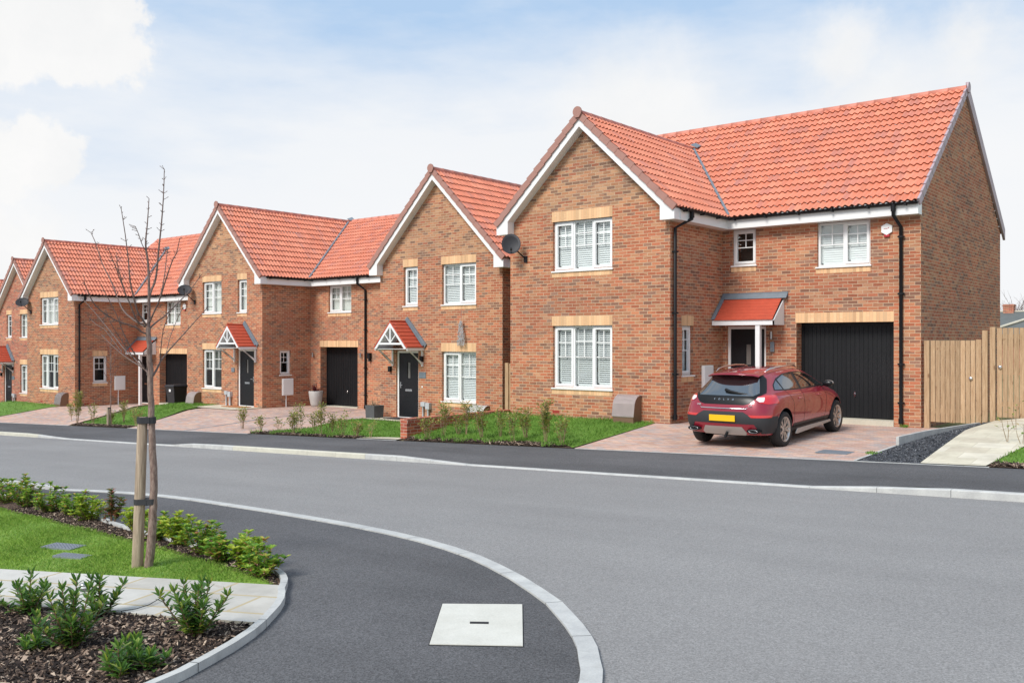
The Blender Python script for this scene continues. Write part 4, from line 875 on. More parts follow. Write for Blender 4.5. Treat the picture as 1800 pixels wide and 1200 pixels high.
        b.build("air_brick",M['airbrick'],H)
    elif kind=='B':
        W(G_[0],(1,),f.get('a',('blind',.6)),lz=5.06); W(G_[1],(-1,1),f.get('u',('blind',.6)),lz=5.06); W(G_[2],(1,-1),f.get('l',('blind',.55)),lz=2.40)
        door(H,MF(-4.47,0,0),1.01,2.15,hand=-1); porch(H,-3.93,0,.72,2.22,3.03,.78)
        b=MB(); b.box(-3.42,-3.12,-.02,0,1.30,1.49); b.build("house_sign",M['lead'],H,bevel=.004)
        lamp_on(H,MF(-3.28,0,1.90),1); lamp_on(H,MF(-4.72,0,1.56),1)
        b=MB(); b.box(-3.27,-3.09,-.1,0,.42,.56); b.tube([(-3.21,-.05,.42),(-3.21,-.05,-.1)],.03,8); b.box(-3.05,-2.88,-.12,0,.34,.54); b.tube([(-2.97,-.06,.34),(-2.97,-.06,.05),(-3.02,-.16,-.05)],.04,8); b.build("cable_box",M['cablegrey'],H,bevel=.006)
        b=MB(); b.box(-3.30,-3.26,-.015,0,1.0,1.06); b.build("doorbell",M['white'],H)
    else:
        W(G_[0],(1,-1),f.get('u',('curtain',1.9)),lz=5.06); W(G_[1],(1,),f.get('a',('curtain',1.9)),lz=5.06); W(G_[2],(1,-1),f.get('l',('half',1)),lz=2.40)
        W(RH[0],(1,),('none',),'R',lint=False,course=False); W(WH[0],(1,-1),f.get('w',('curtain',1.95)),y=st,lint=False)
        door(H,MF(-1.58,0,0),1.06,2.17,hand=1); porch(H,-1.07,0,.72,2.24,3.05,.8)
        garage(H,MF(.60,st,0),2.16,2.26,.0); lintel(H,MF(0,st,0),.56,2.79,2.26,2.50)
        pipe(H,[(3.10,st-.33,ze-.08),(3.10,st-.33,ze-.26),(3.25,st-.06,ze-.5),(3.25,st-.06,.0)],(4.0,2.9,1.5,.5))
        meter_cab(H,.0,.88,.42,.5,.64,pole=1); lamp_on(H,MF(.22,st,1.95)); lamp_on(H,MF(3.0,st,1.96)); 
        b=MB(); b.box(3.42,3.54,st-.12,st,1.84,2.05); b.tube([(3.48,st-.06,1.84),(3.48,st-.06,1.74)],.05,8); b.build("wall_lamp",M['black'],H)
        dish(H,(-4.66,-.36,4.5),(.70,-.5,.85),(-4.5,0,4.05),.28)
        b=MB(); b.box(-1.95,-1.75,-.03,0,1.30,1.46); b.build("house_sign",M['lead'],H,bevel=.004)
        b=MB(); b.box(-2.32,-2.14,-.1,0,.42,.56); b.tube([(-2.25,-.05,.42),(-2.25,-.05,-.1)],.03,8); b.box(-2.08,-1.90,-.12,0,.34,.54); b.tube([(-1.99,-.06,.34),(-1.99,-.06,-.05)],.04,8); b.build("cable_box",M['cablegrey'],H,bevel=.006)
    return H
M['airbrick']=plain('air_brick_red',(.33,.035,.02),.6); M['cablegrey']=plain('cable_box_grey',(.45,.46,.48),.5)
house('A',-10.68,18.67,-1.85,"large brick house behind the dark red car, with black garage and hexagonal alarm box",{'step':2.6,'group':"brick houses along the street",'fill':{'u':('blind',.75),'l':('blind',.35)}})
house('B',-17.46,20.8,-2.45,"narrow gabled brick house with icicle decoration hanging between its right-hand windows",{'group':"brick houses along the street"},'brick')
house('C',-29.18,20.86,-2.47,"brick house with tall grey plant pot beside its black garage",{'step':2.24,'group':"brick houses along the street"})
house('A',-40.6,19.3,-2.83,"brick house behind the young tree, with a wheelie bin before its garage",{'step':2.9,'pipe2':1,'rw':(.81,1.45,1.0,2.18),'group':"brick houses along the street",'fill':{'u':('curtain',1.0),'l':('curtain',.5),'r':('none',),'w':('curtain',1.2)}})
house('B',-49.5,21.75,-3.36,"narrow plain red brick gabled house at the left edge, half hidden by its neighbour",{'group':"brick houses along the street",'fill':{'u':('curtain',1.9),'l':('curtain',1.9),'a':('curtain',1.9)}},'brick2','brick2')
house('C',-62.2,22.2,-3.75,"farthest brick house at the left edge, only its red roof end showing",{'step':2.24,'group':"brick houses along the street"},'brick2','brick2')
#PART3
# ---------------------------------------------------------------- car
def paint(name,col,fl=.15):
    t=NT(name); lw=t.add("LayerWeight"); lw.inputs[0].default_value=.35
    c=t.mix(lw.outputs["Facing"],col,tuple(min(1,q*1.25+.015) for q in col))
    return t.fin(c,.30,.5,fl,Coat_Weight=1.0,Coat_Roughness=.03)
M['carred']=paint('car_paint_dark_red',(.26,.004,.021)); M['carsilver']=paint('car_paint_silver',(.5,.5,.52),.5)
M['carglass']=plain('car_glass_dark',(.012,.014,.015),.03,.9,var=.02,IOR=2.3)
M['cartrim']=plain('car_black_trim',(.008,.008,.009),.3,.3,var=.05)
M['carplastic']=plain('car_grey_plastic',(.028,.029,.032),.65,var=.08)
M['tyre']=plain('tyre_rubber',(.014,.014,.015),.75,var=.2)
M['alloy']=plain('wheel_alloy',(.55,.52,.49),.32,metal=.8,var=.05)
M['carchrome']=plain('car_chrome',(.7,.7,.7),.15,metal=1,var=.02)
M['skid']=plain('car_skid_silver',(.42,.40,.38),.4,metal=.5,var=.05)
M['tail']=plain('tail_lamp_red',(.60,.006,.008),.08,.7,var=.05,Coat_Weight=1.0)
M['tailwhite']=plain('tail_lamp_clear',(.75,.72,.72),.1,.6,var=.05)
M['plate']=plain('plate_yellow',(.85,.50,.01),.35,var=.02)
M['seat']=plain('car_inside',(.02,.02,.02),.9)
def car(name,loc,rx,rz,label,pm):
    K=thing(name,loc,label,"car"); K.rotation_euler=(rx,0,rz)
    L0=[(0,.14,.27),(.45,.14,.27),(.70,.17,.27),(.78,.30,.26),(.80,.5,.25),(.80,.82,.25),(.80,1.3,.25),(.80,2.1,.25),(.80,2.8,.25),(.80,3.3,.25),(.79,3.6,.25),(.68,4.08,.25),(.42,4.2,.25),(0,4.24,.25)]
    L1=[(0,.03,.42),(.46,.04,.42),(.74,.10,.42),(.855,.27,.42),(.885,.5,.42),(.89,.82,.42),(.88,1.3,.42),(.872,2.1,.42),(.875,2.8,.42),(.885,3.3,.42),(.88,3.6,.42),(.74,4.14,.42),(.44,4.32,.42),(0,4.37,.42)]
    L2=[(0,.0,.60),(.47,.012,.60),(.77,.08,.60),(.875,.26,.60),(.90,.5,.62),(.905,.82,.64),(.887,1.3,.62),(.878,2.1,.60),(.880,2.8,.60),(.90,3.3,.62),(.89,3.6,.62),(.76,4.1,.60),(.45,4.3,.6),(0,4.36,.6)]
    L3=[(0,.05,.80),(.46,.06,.80),(.72,.13,.80),(.845,.30,.81),(.893,.5,.83),(.90,.82,.84),(.888,1.3,.82),(.882,2.1,.80),(.882,2.8,.79),(.885,3.3,.79),(.87,3.6,.77),(.72,4.0,.74),(.43,4.2,.72),(0,4.27,.72)]
    L4=[(0,.10,.93),(.45,.11,.93),(.66,.18,.94),(.78,.34,.955),(.845,.55,.965),(.862,.85,.965),(.858,1.3,.95),(.853,2.1,.925),(.85,2.8,.915),(.83,3.3,.905),(.79,3.6,.87),(.64,3.93,.82),(.40,4.06,.81),(0,4.12,.81)]
    L5=[(0,.15,1.0),(.42,.16,1.0),(.58,.24,1.01),(.68,.42,1.03),(.755,.68,1.035),(.785,.95,1.03),(.795,1.3,1.01),(.795,2.1,.985),(.785,2.8,.975),(.735,3.14,.985),(.65,3.27,.995),(.52,3.37,1.0),(.30,3.45,1.005),(0,3.48,1.01)]
    L6=[(0,.50,1.30),(.37,.51,1.295),(.49,.58,1.29),(.545,.74,1.295),(.60,.95,1.335),(.618,1.15,1.36),(.63,1.4,1.375),(.635,1.9,1.38),(.625,2.2,1.365),(.605,2.36,1.345),(.555,2.44,1.345),(.46,2.50,1.35),(.26,2.55,1.355),(0,2.57,1.36)]
    L7=[(0,.50,1.375),(.34,.52,1.37),(.44,.60,1.372),(.475,.76,1.385),(.50,.97,1.40),(.51,1.2,1.417),(.52,1.45,1.427),(.52,1.85,1.425),(.51,2.1,1.41),(.485,2.22,1.40),(.44,2.29,1.395),(.36,2.35,1.395),(.2,2.40,1.40),(0,2.41,1.405)]
    bm=bmesh.new(); V={}
    LV=[L0,L1,L2,L3,L4,L5,L6,L7]
    def vv(sg,l,i):
        x,y,z=LV[l][i]; k=(0 if x==0 else sg,l,i)
        if k not in V: V[k]=bm.verts.new((sg*x,y,z))
        return V[k]
    def cv(l,i):
        k=('c',l,i)
        if k not in V: x,y,z=LV[l][i]; V[k]=bm.verts.new((0,y,z+(.03 if l else -.01)))
        return V[k]
    for sg in (-1,1):
        for l in range(7):
            for i in range(13):
                q=[vv(sg,l,i),vv(sg,l,i+1),vv(sg,l+1,i+1),vv(sg,l+1,i)]; bm.faces.new(q if sg>0 else q[::-1])
        for l in (0,7):
            for i in range(1,12):
                q=[vv(sg,l,i),vv(sg,l,i+1),cv(l,i+1),cv(l,i)]; bm.faces.new(q if (sg>0)==(l==7) else q[::-1])
            q=[vv(sg,l,0),vv(sg,l,1),cv(l,1)]; bm.faces.new(q if (sg>0)==(l==7) else q[::-1]); q=[vv(sg,l,12),vv(sg,l,13),cv(l,12)]; bm.faces.new(q if (sg>0)==(l==7) else q[::-1])
    cr=bm.edges.layers.float.new("crease_edge")
    def crease(l,a,b,c):
        for sg in (-1,1):
            for i in range(a,b):
                e=bm.edges.get((vv(sg,l,i),vv(sg,l,i+1)))
                if e: e[cr]=c
    crease(0,0,13,.6); crease(4,2,9,.35); crease(7,0,3,.75)
    bmesh.ops.recalc_face_normals(bm,faces=bm.faces[:])
    me=bpy.data.meshes.new("cage"); bm.to_mesh(me); bm.free()
    dg=bpy.context.evaluated_depsgraph_get
    def evalobj(me,mods):
        o=bpy.data.objects.new("tmp",me); COL.objects.link(o)
        for f in mods: f(o)
        bpy.context.view_layer.update(); r=bpy.data.meshes.new_from_object(o.evaluated_get(dg())); COL.objects.unlink(o); bpy.data.objects.remove(o); return r
    def sub(o): m=o.modifiers.new("s","SUBSURF"); m.levels=3; m.render_levels=3
    base=evalobj(me,[sub]); 
    for p in base.polygons: p.use_smooth=True
    def cutter(prims):
        b=MB()
        for pr in prims: pr(b)
        o=bpy.data.objects.new("cut",b.mesh("cut",M['cartrim'])); COL.objects.link(o)
        bm=bmesh.new(); bm.from_mesh(o.data); bmesh.ops.remove_doubles(bm,verts=bm.verts[:],dist=1e-5); bmesh.ops.recalc_face_normals(bm,faces=bm.faces[:]); bm.to_mesh(o.data); bm.free(); return o
    def boolean(src,prims,op):
        c=cutter(prims)
        def md(o): m=o.modifiers.new("b","BOOLEAN"); m.operation=op; m.object=c; m.solver='EXACT'
        r=evalobj(src,[md]); COL.objects.unlink(c); bpy.data.objects.remove(c); return r
    def shell(d):
        m=base.copy(); m.update(); nr=[v.normal.copy() for v in m.vertices]
        for v,n in zip(m.vertices,nr): v.co=v.co+n*d
        return m
    def cyl(y,z,r,x0,x1): return lambda b:b.prism([(x0,y+r*math.cos(k*math.pi/24),z+r*math.sin(k*math.pi/24)) for k in range(48)],(x1-x0,0,0))
    WR=.335; AX=(.80,3.45)
    body=boolean(base,[cyl(y,.35,.385,s*.52,s*1.1) for y in AX for s in (-1,1)],'DIFFERENCE')
    body.materials.clear(); body.materials.append(pm); body.materials.append(M['cartrim'])
    for p in body.polygons:
        c=p.center; p.material_index=1 if any((c.y-y)**2+(c.z-.35)**2<.386**2 and abs(c.x)<.885 for y in AX) and (p.area>0) and not abs(p.normal.x)>.9 or (abs(c.x)<.53 and abs(p.normal.x)>.9 and c.z<.8) else 0
        p.use_smooth=p.material_index==0
    bo=link(bpy.data.objects.new("body",body),K)
    def part(nm,mesh,mat,par=K,smooth=True):
        mesh.materials.clear(); mesh.materials.append(mat)
        for p in mesh.polygons: p.use_smooth=smooth; p.material_index=0
        o=link(bpy.data.objects.new(nm,mesh),par)
        if smooth:
            mesh.set_sharp_from_angle(angle=rad(35))
        return o
    side=lambda pts,s,x0=.35:(lambda b:b.prism([(s*x0,y,z) for y,z in (pts if s>0 else pts)],(s*1.0,0,0)))
    rear=lambda pts,y0=-.3,y1=.75:(lambda b:b.prism([(x,y0,z) for x,z in pts],(0,y1-y0,0)))
    S3,S6,S9=shell(.003),shell(.007),shell(.011)
    DLO=[(.66,1.065),(.74,1.16),(.95,1.27),(1.25,1.335),(1.65,1.355),(2.05,1.345),(2.35,1.29),(2.62,1.20),(3.02,1.03),(2.98,1.005),(1.6,1.02),(1.0,1.045)]
    G1=[(.70,1.075),(.765,1.155),(.90,1.23),(.955,1.07)]; G2=[(1.0,1.065),(.95,1.245),(1.22,1.315),(1.62,1.335),(1.70,1.04)]; G3=[(1.80,1.04),(1.76,1.335),(2.05,1.325),(2.33,1.27),(2.60,1.18),(2.92,1.035)]
    for s in (-1,1):
        t=part("window_trim",boolean(S3,[side(DLO,s)],'INTERSECT'),M['cartrim'])
        for g in (G1,G2,G3): part("side_window",boolean(S6,[side(g,s)],'INTERSECT'),M['carglass'],t)
    RG=[(-.50,1.335),(.50,1.335),(.565,1.27),(.69,1.03),(.62,.965),(.50,.85),(.40,.825),(-.40,.825),(-.50,.85),(-.62,.965),(-.69,1.03),(-.565,1.27)]
    tg=part("tailgate_panel",boolean(S3,[rear(RG)],'INTERSECT'),M['cartrim'])
    part("rear_window",boolean(S6,[rear([(-.47,1.32),(.47,1.32),(.61,1.03),(.54,.985),(-.54,.985),(-.61,1.03)])],'INTERSECT'),M['carglass'],tg)
    part("windscreen",boolean(S3,[lambda b:b.prism([(x,1.9,z) for x,z in ((-.45,1.35),(.45,1.35),(.64,1.05),(-.64,1.05))],(0,2.2,0))],'INTERSECT'),M['carglass'])
    for s in (-1,1):
        tl=part("tail_light",boolean(S6,[rear([(s*x,z) for x,z in ((.60,.925),(.615,.975),(.72,1.0),(.95,.985),(.95,.85),(.80,.84),(.67,.87))],-.1,.56)],'INTERSECT'),M['tail'])
        part("reversing_lens",boolean(S9,[rear([(s*x,z) for x,z in ((.605,.925),(.62,.965),(.72,.965),(.735,.925),(.73,.885),(.67,.882))],-.1,.5)],'INTERSECT'),M['tailwhite'],tl)
        part("fog_reflector",boolean(S9,[rear([(s*x,z) for x,z in ((.50,.645),(.86,.645),(.86,.60),(.56,.60))],-.1,.32)],'INTERSECT'),M['tail'])
    bp=part("rear_bumper",boolean(S6,[rear([(-.95,.30),(-.95,.615),(-.55,.615),(-.40,.70),(.40,.70),(.55,.615),(.95,.615),(.95,.30),(.70,.30),(.60,.48),(-.60,.48),(-.70,.30)],-.1,.47)],'INTERSECT'),M['carplastic'])
    part("skid_plate",boolean(S9,[rear([(-.44,.31),(-.37,.42),(.37,.42),(.44,.31),(.40,.24),(-.40,.24)],-.1,.3)],'INTERSECT'),M['skid'],bp)
    for s in (-1,1):
        e=MB(); e.prism([(s*.60+.13*math.cos(k*math.pi/8),.035,.355+.045*math.sin(k*math.pi/8)) for k in range(16)],(0,.1,0)); e.build("exhaust_surround",M['cartrim'],bp)
        e=MB(); e.smooth=True; e.grid([[(s*.60+q*1.0*math.cos(k*math.pi/8),y,.355+q*.33*math.sin(k*math.pi/8)) for k in range(17)] for q,y in ((.09,.028),(.087,.022),(.076,.025),(.074,.08))]); e.build("tailpipe",M['steel'],bp)
        part("sill_trim",boolean(S6,[side([(1.22,.24),(1.25,.40),(3.03,.40),(3.05,.24)],s)],'INTERSECT'),M['cartrim'])
        e=MB(); e.prism([(s*.885,1.24,.215),(s*.885,1.34,.30),(s*.885,3.0,.315),(s*.885,3.04,.27),(s*.885,1.30,.20)],(s*.02,0,0)); e.build("side_skid",M['skid'],K,bevel=.004)
        for y in (1.50,2.42):
            hd=MB(); xx=.875; hd.box(s*xx-.01,s*xx+.03 if s>0 else s*xx+.01,y,y+.16,.855,.88) if s>0 else hd.box(s*xx-.03,s*xx+.01,y,y+.16,.855,.88); hd.build("door_handle",pm,K,bevel=.01)
        mr=MB(Matrix.Translation((s*.92,2.86,1.05))@Matrix.Scale(.82,4)); mr.smooth=True
        mr.grid([[(s*.0+.125*math.cos(k*math.pi/8)*q*(1 if True else 1),yy,.075*math.sin(k*math.pi/8)*q) for k in range(16)] for q,yy in ((.01,-.055),(.9,-.05),(1,-.03),(1,.02),(.75,.08),(.3,.11),(.01,.115))],close=True)
        mi=mr.build("door_mirror",M['cartrim'],K)
        m2=MB(Matrix.Translation((s*.925,2.88,1.07))@Matrix.Scale(.82,4)); m2.smooth=True; m2.grid([[(.128*math.cos(k*math.pi/8)*q,yy,.06*math.sin(k*math.pi/8)*q) for k in range(16)] for q,yy in ((.95,-.05),(1,-.03),(1,.02),(.75,.08),(.3,.11),(.01,.115))],close=True); m2.build("mirror_cap",M['skid'],mi)
        e=MB(); e.tube([(s*.78,2.87,1.01),(s*.88,2.86,1.04)],.025,6); e.build("mirror_arm",M['cartrim'],mi)
        rr=MB(); rr.tube([(s*.50,.80,1.40),(s*.515,.92,1.435),(s*.53,1.2,1.463),(s*.535,1.7,1.47),(s*.53,2.05,1.452),(s*.515,2.2,1.42)],[.012,.018,.018,.018,.018,.012],8); rr.build("roof_rail",M['carchrome'],K)
        # wheels
        for y in AX:
            Mw=Matrix.Translation((s*.79,y,WR))@Matrix.Rotation(rad(90)*s,4,'Y')
            w=MB(Mw); w.lathe([(.215,-.10),(.30,-.105),(.325,-.085),(.335,-.05),(.335,.05),(.325,.085),(.30,.105),(.235,.10),(.225,.085)],n=40); w.lathe([(.215,-.10),(.215,.06)],n=32)
            wo=w.build("wheel",M['tyre'],K)
            rm=MB(Mw); rm.lathe([(.226,.088),(.236,.098),(.228,.10),(.212,.09),(.205,.02)],n=40); rm.lathe([(.001,.07),(.055,.068),(.06,.05)],n=16)
            for k in range(5):
                a0=k*2*math.pi/5+.3
                for da in (-.13,.13):
                    c0,s0=math.cos(a0+da*1.6),math.sin(a0+da*1.6); c1,s1=math.cos(a0+da*1.9),math.sin(a0+da*1.9); tx,ty=-math.sin(a0),math.cos(a0)
                    w0,w1=.018,.022
                    p0=(c0*.045,s0*.045);p1=(c1*.218,s1*.218)
                    rm.prism([(p0[0]-tx*w0,p0[1]-ty*w0,.074),(p1[0]-tx*w1,p1[1]-ty*w1,.088),(p1[0]+tx*w1,p1[1]+ty*w1,.088),(p0[0]+tx*w0,p0[1]+ty*w0,.074)],(0,0,-.035))
            rm.build("rim",M['alloy'],wo)
            dk=MB(Mw); dk.lathe([(.001,.0),(.212,.0)],n=24); dk.build("hub",M['cartrim'],wo)
    sp=MB(); sp.smooth=True; n=12
    rows=[]
    for y,z,h in ((.60,1.398,0),(.40,1.385,0),(.33,1.372,0),(.335,1.355,0),(.45,1.345,0),(.56,1.33,0)):
        rows.append([( (-.50+1.0*i/n)*(1.04 if y<.45 else 1.0), y+.16*abs((i/n-.5)*2)**3, z-.028*((i/n-.5)*2)**2-(.02 if i in (0,n) else 0)) for i in range(n+1)])
    sp.grid(rows); sp.build("rear_spoiler",pm,K)
    e=MB(); e.box(-.26,.26,-.012,.004,.52,.635); e.build("number_plate",M['plate'],K,bevel=.003)
    e=MB(); e.tube([(-.47,.085,.775),(-.45,.055,.757),(0,.035,.755),(.45,.055,.757),(.47,.085,.775)],.012,8); e.build("chrome_strip",M['carchrome'],K)
    e=MB(); e.tube([(-.02,.205,1.09),(.08,.185,1.06),(.28,.18,1.03),(.42,.20,1.02)],[.03,.026,.018,.01],6); e.build("rear_wiper",M['cartrim'],K)
    e=MB(); e.prism([(0,.72,1.40),(0,.86,1.405),(0,.74,1.455)],(.012,0,0)); e.prism([(-.03,.72,1.40),(.04,.72,1.40),(.04,.90,1.41),(-.03,.90,1.41)],(0,0,.014)); e.build("roof_aerial",pm,K)
    e=MB(); e.tube([(.05,.10,.30),(.05,.02,.22)],.03,6); e.tube([(-.45,.5,.24),(.45,.5,.24)],.05,8); e.box(-.5,.5,.6,3.9,.20,.27); e.build("underside",M['cartrim'],K)
    # shut lines
    prims=[]
    def ln(pts,s,w=.005):
        for (y0,z0),(y1,z1) in zip(pts,pts[1:]):
            d=Vector((y1-y0,z1-z0)).normalized(); nn=(-d.y*w,d.x*w); q=[(y0+nn[0],z0+nn[1]),(y1+nn[0],z1+nn[1]),(y1-nn[0],z1-nn[1]),(y0-nn[0],z0-nn[1])]
            part("shut_line",boolean(S1,[side(q,s,.5)],'INTERSECT'),M['cartrim'],bo,False)
    S1=shell(.0015)
    for s in (1,) if pm is M['carred'] else ():
        ln([(1.74,1.03),(1.76,.70),(1.73,.40)],s); ln([(2.84,1.0),(2.90,.8),(2.80,.40)],s); ln([(1.02,1.05),(1.22,.82),(1.25,.42)],s); 
    def text(txt,x,z,h,sp=1.0,y=.05,rx=90):
        c=bpy.data.curves.new("t","FONT"); c.body=txt; c.size=h; c.extrude=.003; c.space_character=sp; c.align_x='CENTER'; c.offset=.0006
        o=bpy.data.objects.new("t",c); COL.objects.link(o); bpy.context.view_layer.update(); m=bpy.data.meshes.new_from_object(o.evaluated_get(dg())); COL.objects.unlink(o); bpy.data.objects.remove(o)
        q=link(bpy.data.objects.new("lettering",m),K); m.materials.clear(); m.materials.append(M['carchrome']); q.location=(x,y,z); q.rotation_euler=(rad(rx),0,0); return q
    if pm is M['carred']:
        text("VOLVO",0,.905,.046,3.7,.085,68); text("V40",-.50,.80,.05,1.0,.055,82); text("D4",.53,.80,.05,1.0,.065,82)
    return K
car("parked_car",(-7.97,15.86,gz(-8,16.7)-.028),.033,0,"dark red hatchback parked on the block paved driveway, seen from behind",M['carred'])
car("parked_car",(-58.5,17.2,-3.55),0,0,"pale silver car just showing at the left edge beside the farthest house",M['carsilver'])
# ---------------------------------------------------------------- street things
def bin_():
    x,y=-35.3,21.0; z=gz(x,y); K=thing("wheelie_bin",(x,y,z),"black wheelie bin with small white label standing before a garage","bin",None,.1)
    b=MB(); b.smooth=False
    P=lambda w,d,h,o=0:[(-w,-d+o,h),(w,-d+o,h),(w,d+o,h),(-w,d+o,h)]
    rows=[P(.21,.22,.06),P(.22,.25,.3),P(.27,.32,.93),P(.29,.34,.94),P(.29,.34,.98)]; b.grid(rows,close=True); b.p(rows[0][::-1]); b.build("bin_body",M['binplastic'],K,bevel=.012)
    b=MB(); rows=[P(.30,.36,.985),P(.305,.365,1.01),P(.27,.32,1.06),P(.1,.15,1.075)]; b.grid(rows,close=True); b.p(rows[-1]); b.tube([(-.26,.40,.98),(.26,.40,.98)],.02,8); b.build("lid",M['binplastic'],K)
    for s in (-1,1):
        b=MB(Matrix.Translation((s*.25,.24,.10))@Matrix.Rotation(rad(90),4,'Y')); b.lathe([(.001,-.02),(.10,-.025),(.10,.025),(.001,.02)],n=16); b.build("wheel",M['tyre'],K)
    b=MB(); b.box(-.05,.06,-.322,-.315,.78,.88); b.build("sticker",M['white'],K)
M['binplastic']=plain('bin_black_plastic',(.022,.023,.026),.45,var=.15)
bin_()
def gasbox(x,y,z,cmat,label,w=.52):
    K=thing("gas_meter_box",(x,y,z),label,"meter box","meter boxes half buried by the house walls")
    pr=[(0,-.12),(0,.60)]+[(-.10-.22*math.sin(a)*1.0,.30+.30*math.cos(a)) for a in (.0,.3,.6,.9,1.2,1.5)]+[(-.36,.12),(-.33,-.12)]
    b=MB(); b.smooth=False; b.prism([(0,p[0]+.0,p[1]) for p in pr],(w,0,0)); b.build("box_body",M['gasbrown'],K)
    b=MB(); q=[(-.02,.615),(-.12,.61),(-.21,.575),(-.28,.51),(-.325,.42),(-.345,.30),(-.375,.12)]
    q2=[(a+.012,z_-.012) for a,z_ in q]
    b.grid([[(xx,a,z_) for a,z_ in q] for xx in (-.015,w+.015)]); b.prism([(-.016,a,z_) for a,z_ in q+q2[::-1]],(w+.032,0,0)); b.build("lid",cmat,K)
M['gasbrown']=plain('meter_box_brown',(.20,.12,.075),.6,var=.1); M['gaslid']=plain('meter_lid_pinkish',(.62,.53,.51),.4,var=.1,sc=5); M['gaswhite']=plain('meter_lid_white',(.78,.77,.75),.5,var=.25,sc=5); M['gasgrey']=plain('meter_lid_grey',(.42,.36,.35),.4,var=.1)
gasbox(-12.0,18.66,-1.86,M['gaslid'],"pinkish hooded gas meter box below the wide ground-floor window of the right-hand house",.56)
gasbox(-18.55,20.79,-2.5,M['gaswhite'],"whitish hooded gas meter box behind the low red brick garden wall",.6)
gasbox(-33.75,20.85,-2.62,M['gaslid'],"pale hooded gas meter box beside the black wheelie bin")
gasbox(-41.75,19.29,-2.87,M['gasgrey'],"dull grey hooded gas meter box near the black downpipe at the left",.55)
# pots
def pot_tall():
    x,y=-28.42,22.75; z=gz(x,y); K=thing("plant_pot",(x,y,z),"tall pale grey round pot with dark red spiky plant beside a garage","plant pot")
    b=MB(); b.lathe([(.001,0),(.17,0),(.20,.1),(.25,.35),(.28,.58),(.27,.60),(.24,.58),(.23,.54),(.001,.53)],n=24); b.build("pot",M['potgrey'],K)
    b=MB(); 
    for i in range(60):
        a=R.uniform(0,6.28); l=R.uniform(.3,.52); e=R.uniform(.4,1.35); c,s=math.cos(a),math.sin(a); p=[]
        for t in (0,.5,1): rr=l*t*math.cos(e)*(1+.25*t); p.append((c*rr,s*rr,.54+l*t*math.sin(e)-.10*t*t))
        w=.016; b.grid([[(q[0]-s*w*k,q[1]+c*w*k,q[2]),(q[0]+s*w*k,q[1]-c*w*k,q[2])] for q,k in zip(p,(1,1,.1))])
    b.build("foliage",M['cordy'],K)
M['potgrey']=plain('pot_grey',(.46,.44,.42),.6,var=.12); M['potdark']=plain('planter_dark_grey',(.085,.088,.09),.7,var=.2,sc=9)
pot_tall()
def pot_sq():
    x,y=-22.35,20.25; z=gz(x,y)+.03; K=thing("plant_pot",(x,y,z),"short dark grey planter with dry plants left of a front door","plant pot")
    b=MB(); b.smooth=False; P=lambda w,h:[(-w,-w,h),(w,-w,h),(w,w,h),(-w,w,h)]; rows=[P(.20,0),P(.215,.40),P(.19,.40),P(.185,.34)]; b.grid(rows,close=True); b.p(rows[-1]); b.build("pot",M['potdark'],K,bevel=.01)
    b=MB()
    for i in range(30):
        a=R.uniform(0,6.28); r=R.uniform(0,.14); b.tube([(r*math.cos(a),r*math.sin(a),.34),(r*1.5*math.cos(a)+R.gauss(0,.03),r*1.5*math.sin(a),R.uniform(.42,.66))],.005,4,False)
    b.build("foliage",M['drystem'],K)
pot_sq()
# icicle lights
K=thing("icicle_decoration",(-19.0,20.75,-2.45),"silver icicle light decoration hanging on a wire from the upper window sill","decoration")
b=MB(); b.tube([(0,-.04,3.40),(0,-.05,3.08)],.006,5); b.build("wire",M['steel'],K)
b=MB()
for i in range(420):
    t=R.random(); w=.03+.13*t**.7; x=R.uniform(-w,w); y=-.06+R.uniform(-.04,.03); z=3.08-.72*t; l=R.uniform(.03,.09); r=.007
    b.prism([(x-r,y,z),(x+r,y,z),(x+R.gauss(0,.01),y+.005,z-l)],(0,.006,0))
b.build("icicles",M['icicle'] if 'icicle' in M else plain('icicle_silver',(.62,.62,.63),.3,metal=.3,var=.3,sc=40),K)
# door mats
b=MB(); b.box(-21.85,-21.0,20.15,20.70,gz(-21.4,20.4)+.036,gz(-21.4,20.4)+.055); tag(b.build("door_mat",M['carplastic']),"dark door mat lying before the narrow house's front door","door mat")
b=MB(); b.box(-31.0,-29.7,20.3,20.75,gz(-30.2,20.4)+.026,gz(-30.2,20.4)+.045); tag(b.build("door_mat",plain('coir_mat',(.42,.17,.07),.9,var=.3,sc=20)),"orange brown coir mat at the foot of a corner house door","door mat")
# garden brick wall
WZ=[(15.42,-1.84),(15.9,-1.84),(19.3,-1.84)]
K=thing("garden_wall",(-15.98,15.4,-2.32),"low red brick retaining wall with brick-on-edge coping between two front lawns","wall")
b=MB(); 
def wz(y): return -1.90-.015
segs=[(0,3.9)]
b.box(-.11,.11,0,3.9,-.2,.385); b.build("wall",M['garden_brick'],K)
b=MB(); y=0
while y<3.9: b.box(-.125,.125,y,y+.065,.388,.49); y+=.0752
b.build("coping",M['garden_brick'],K)
b=MB(); b.box(-.105,.105,.01,3.88,.38,.475); b.build("coping_mortar",M['threshold'],K)
# low brick wall before farthest-left house
K=thing("garden_wall",(-52.5,19.3,-3.4),"long low red brick wall behind the lawn at the far left","wall"); b=MB(); b.box(-4,7.2,0,.215,-.2,.26); b.build("wall",M['garden_brick'],K)
b=MB(); x=-4.
while x<7.2: b.box(x,x+.065,-.01,.225,.262,.34); x+=.0752
b.build("coping",M['garden_brick'],K)
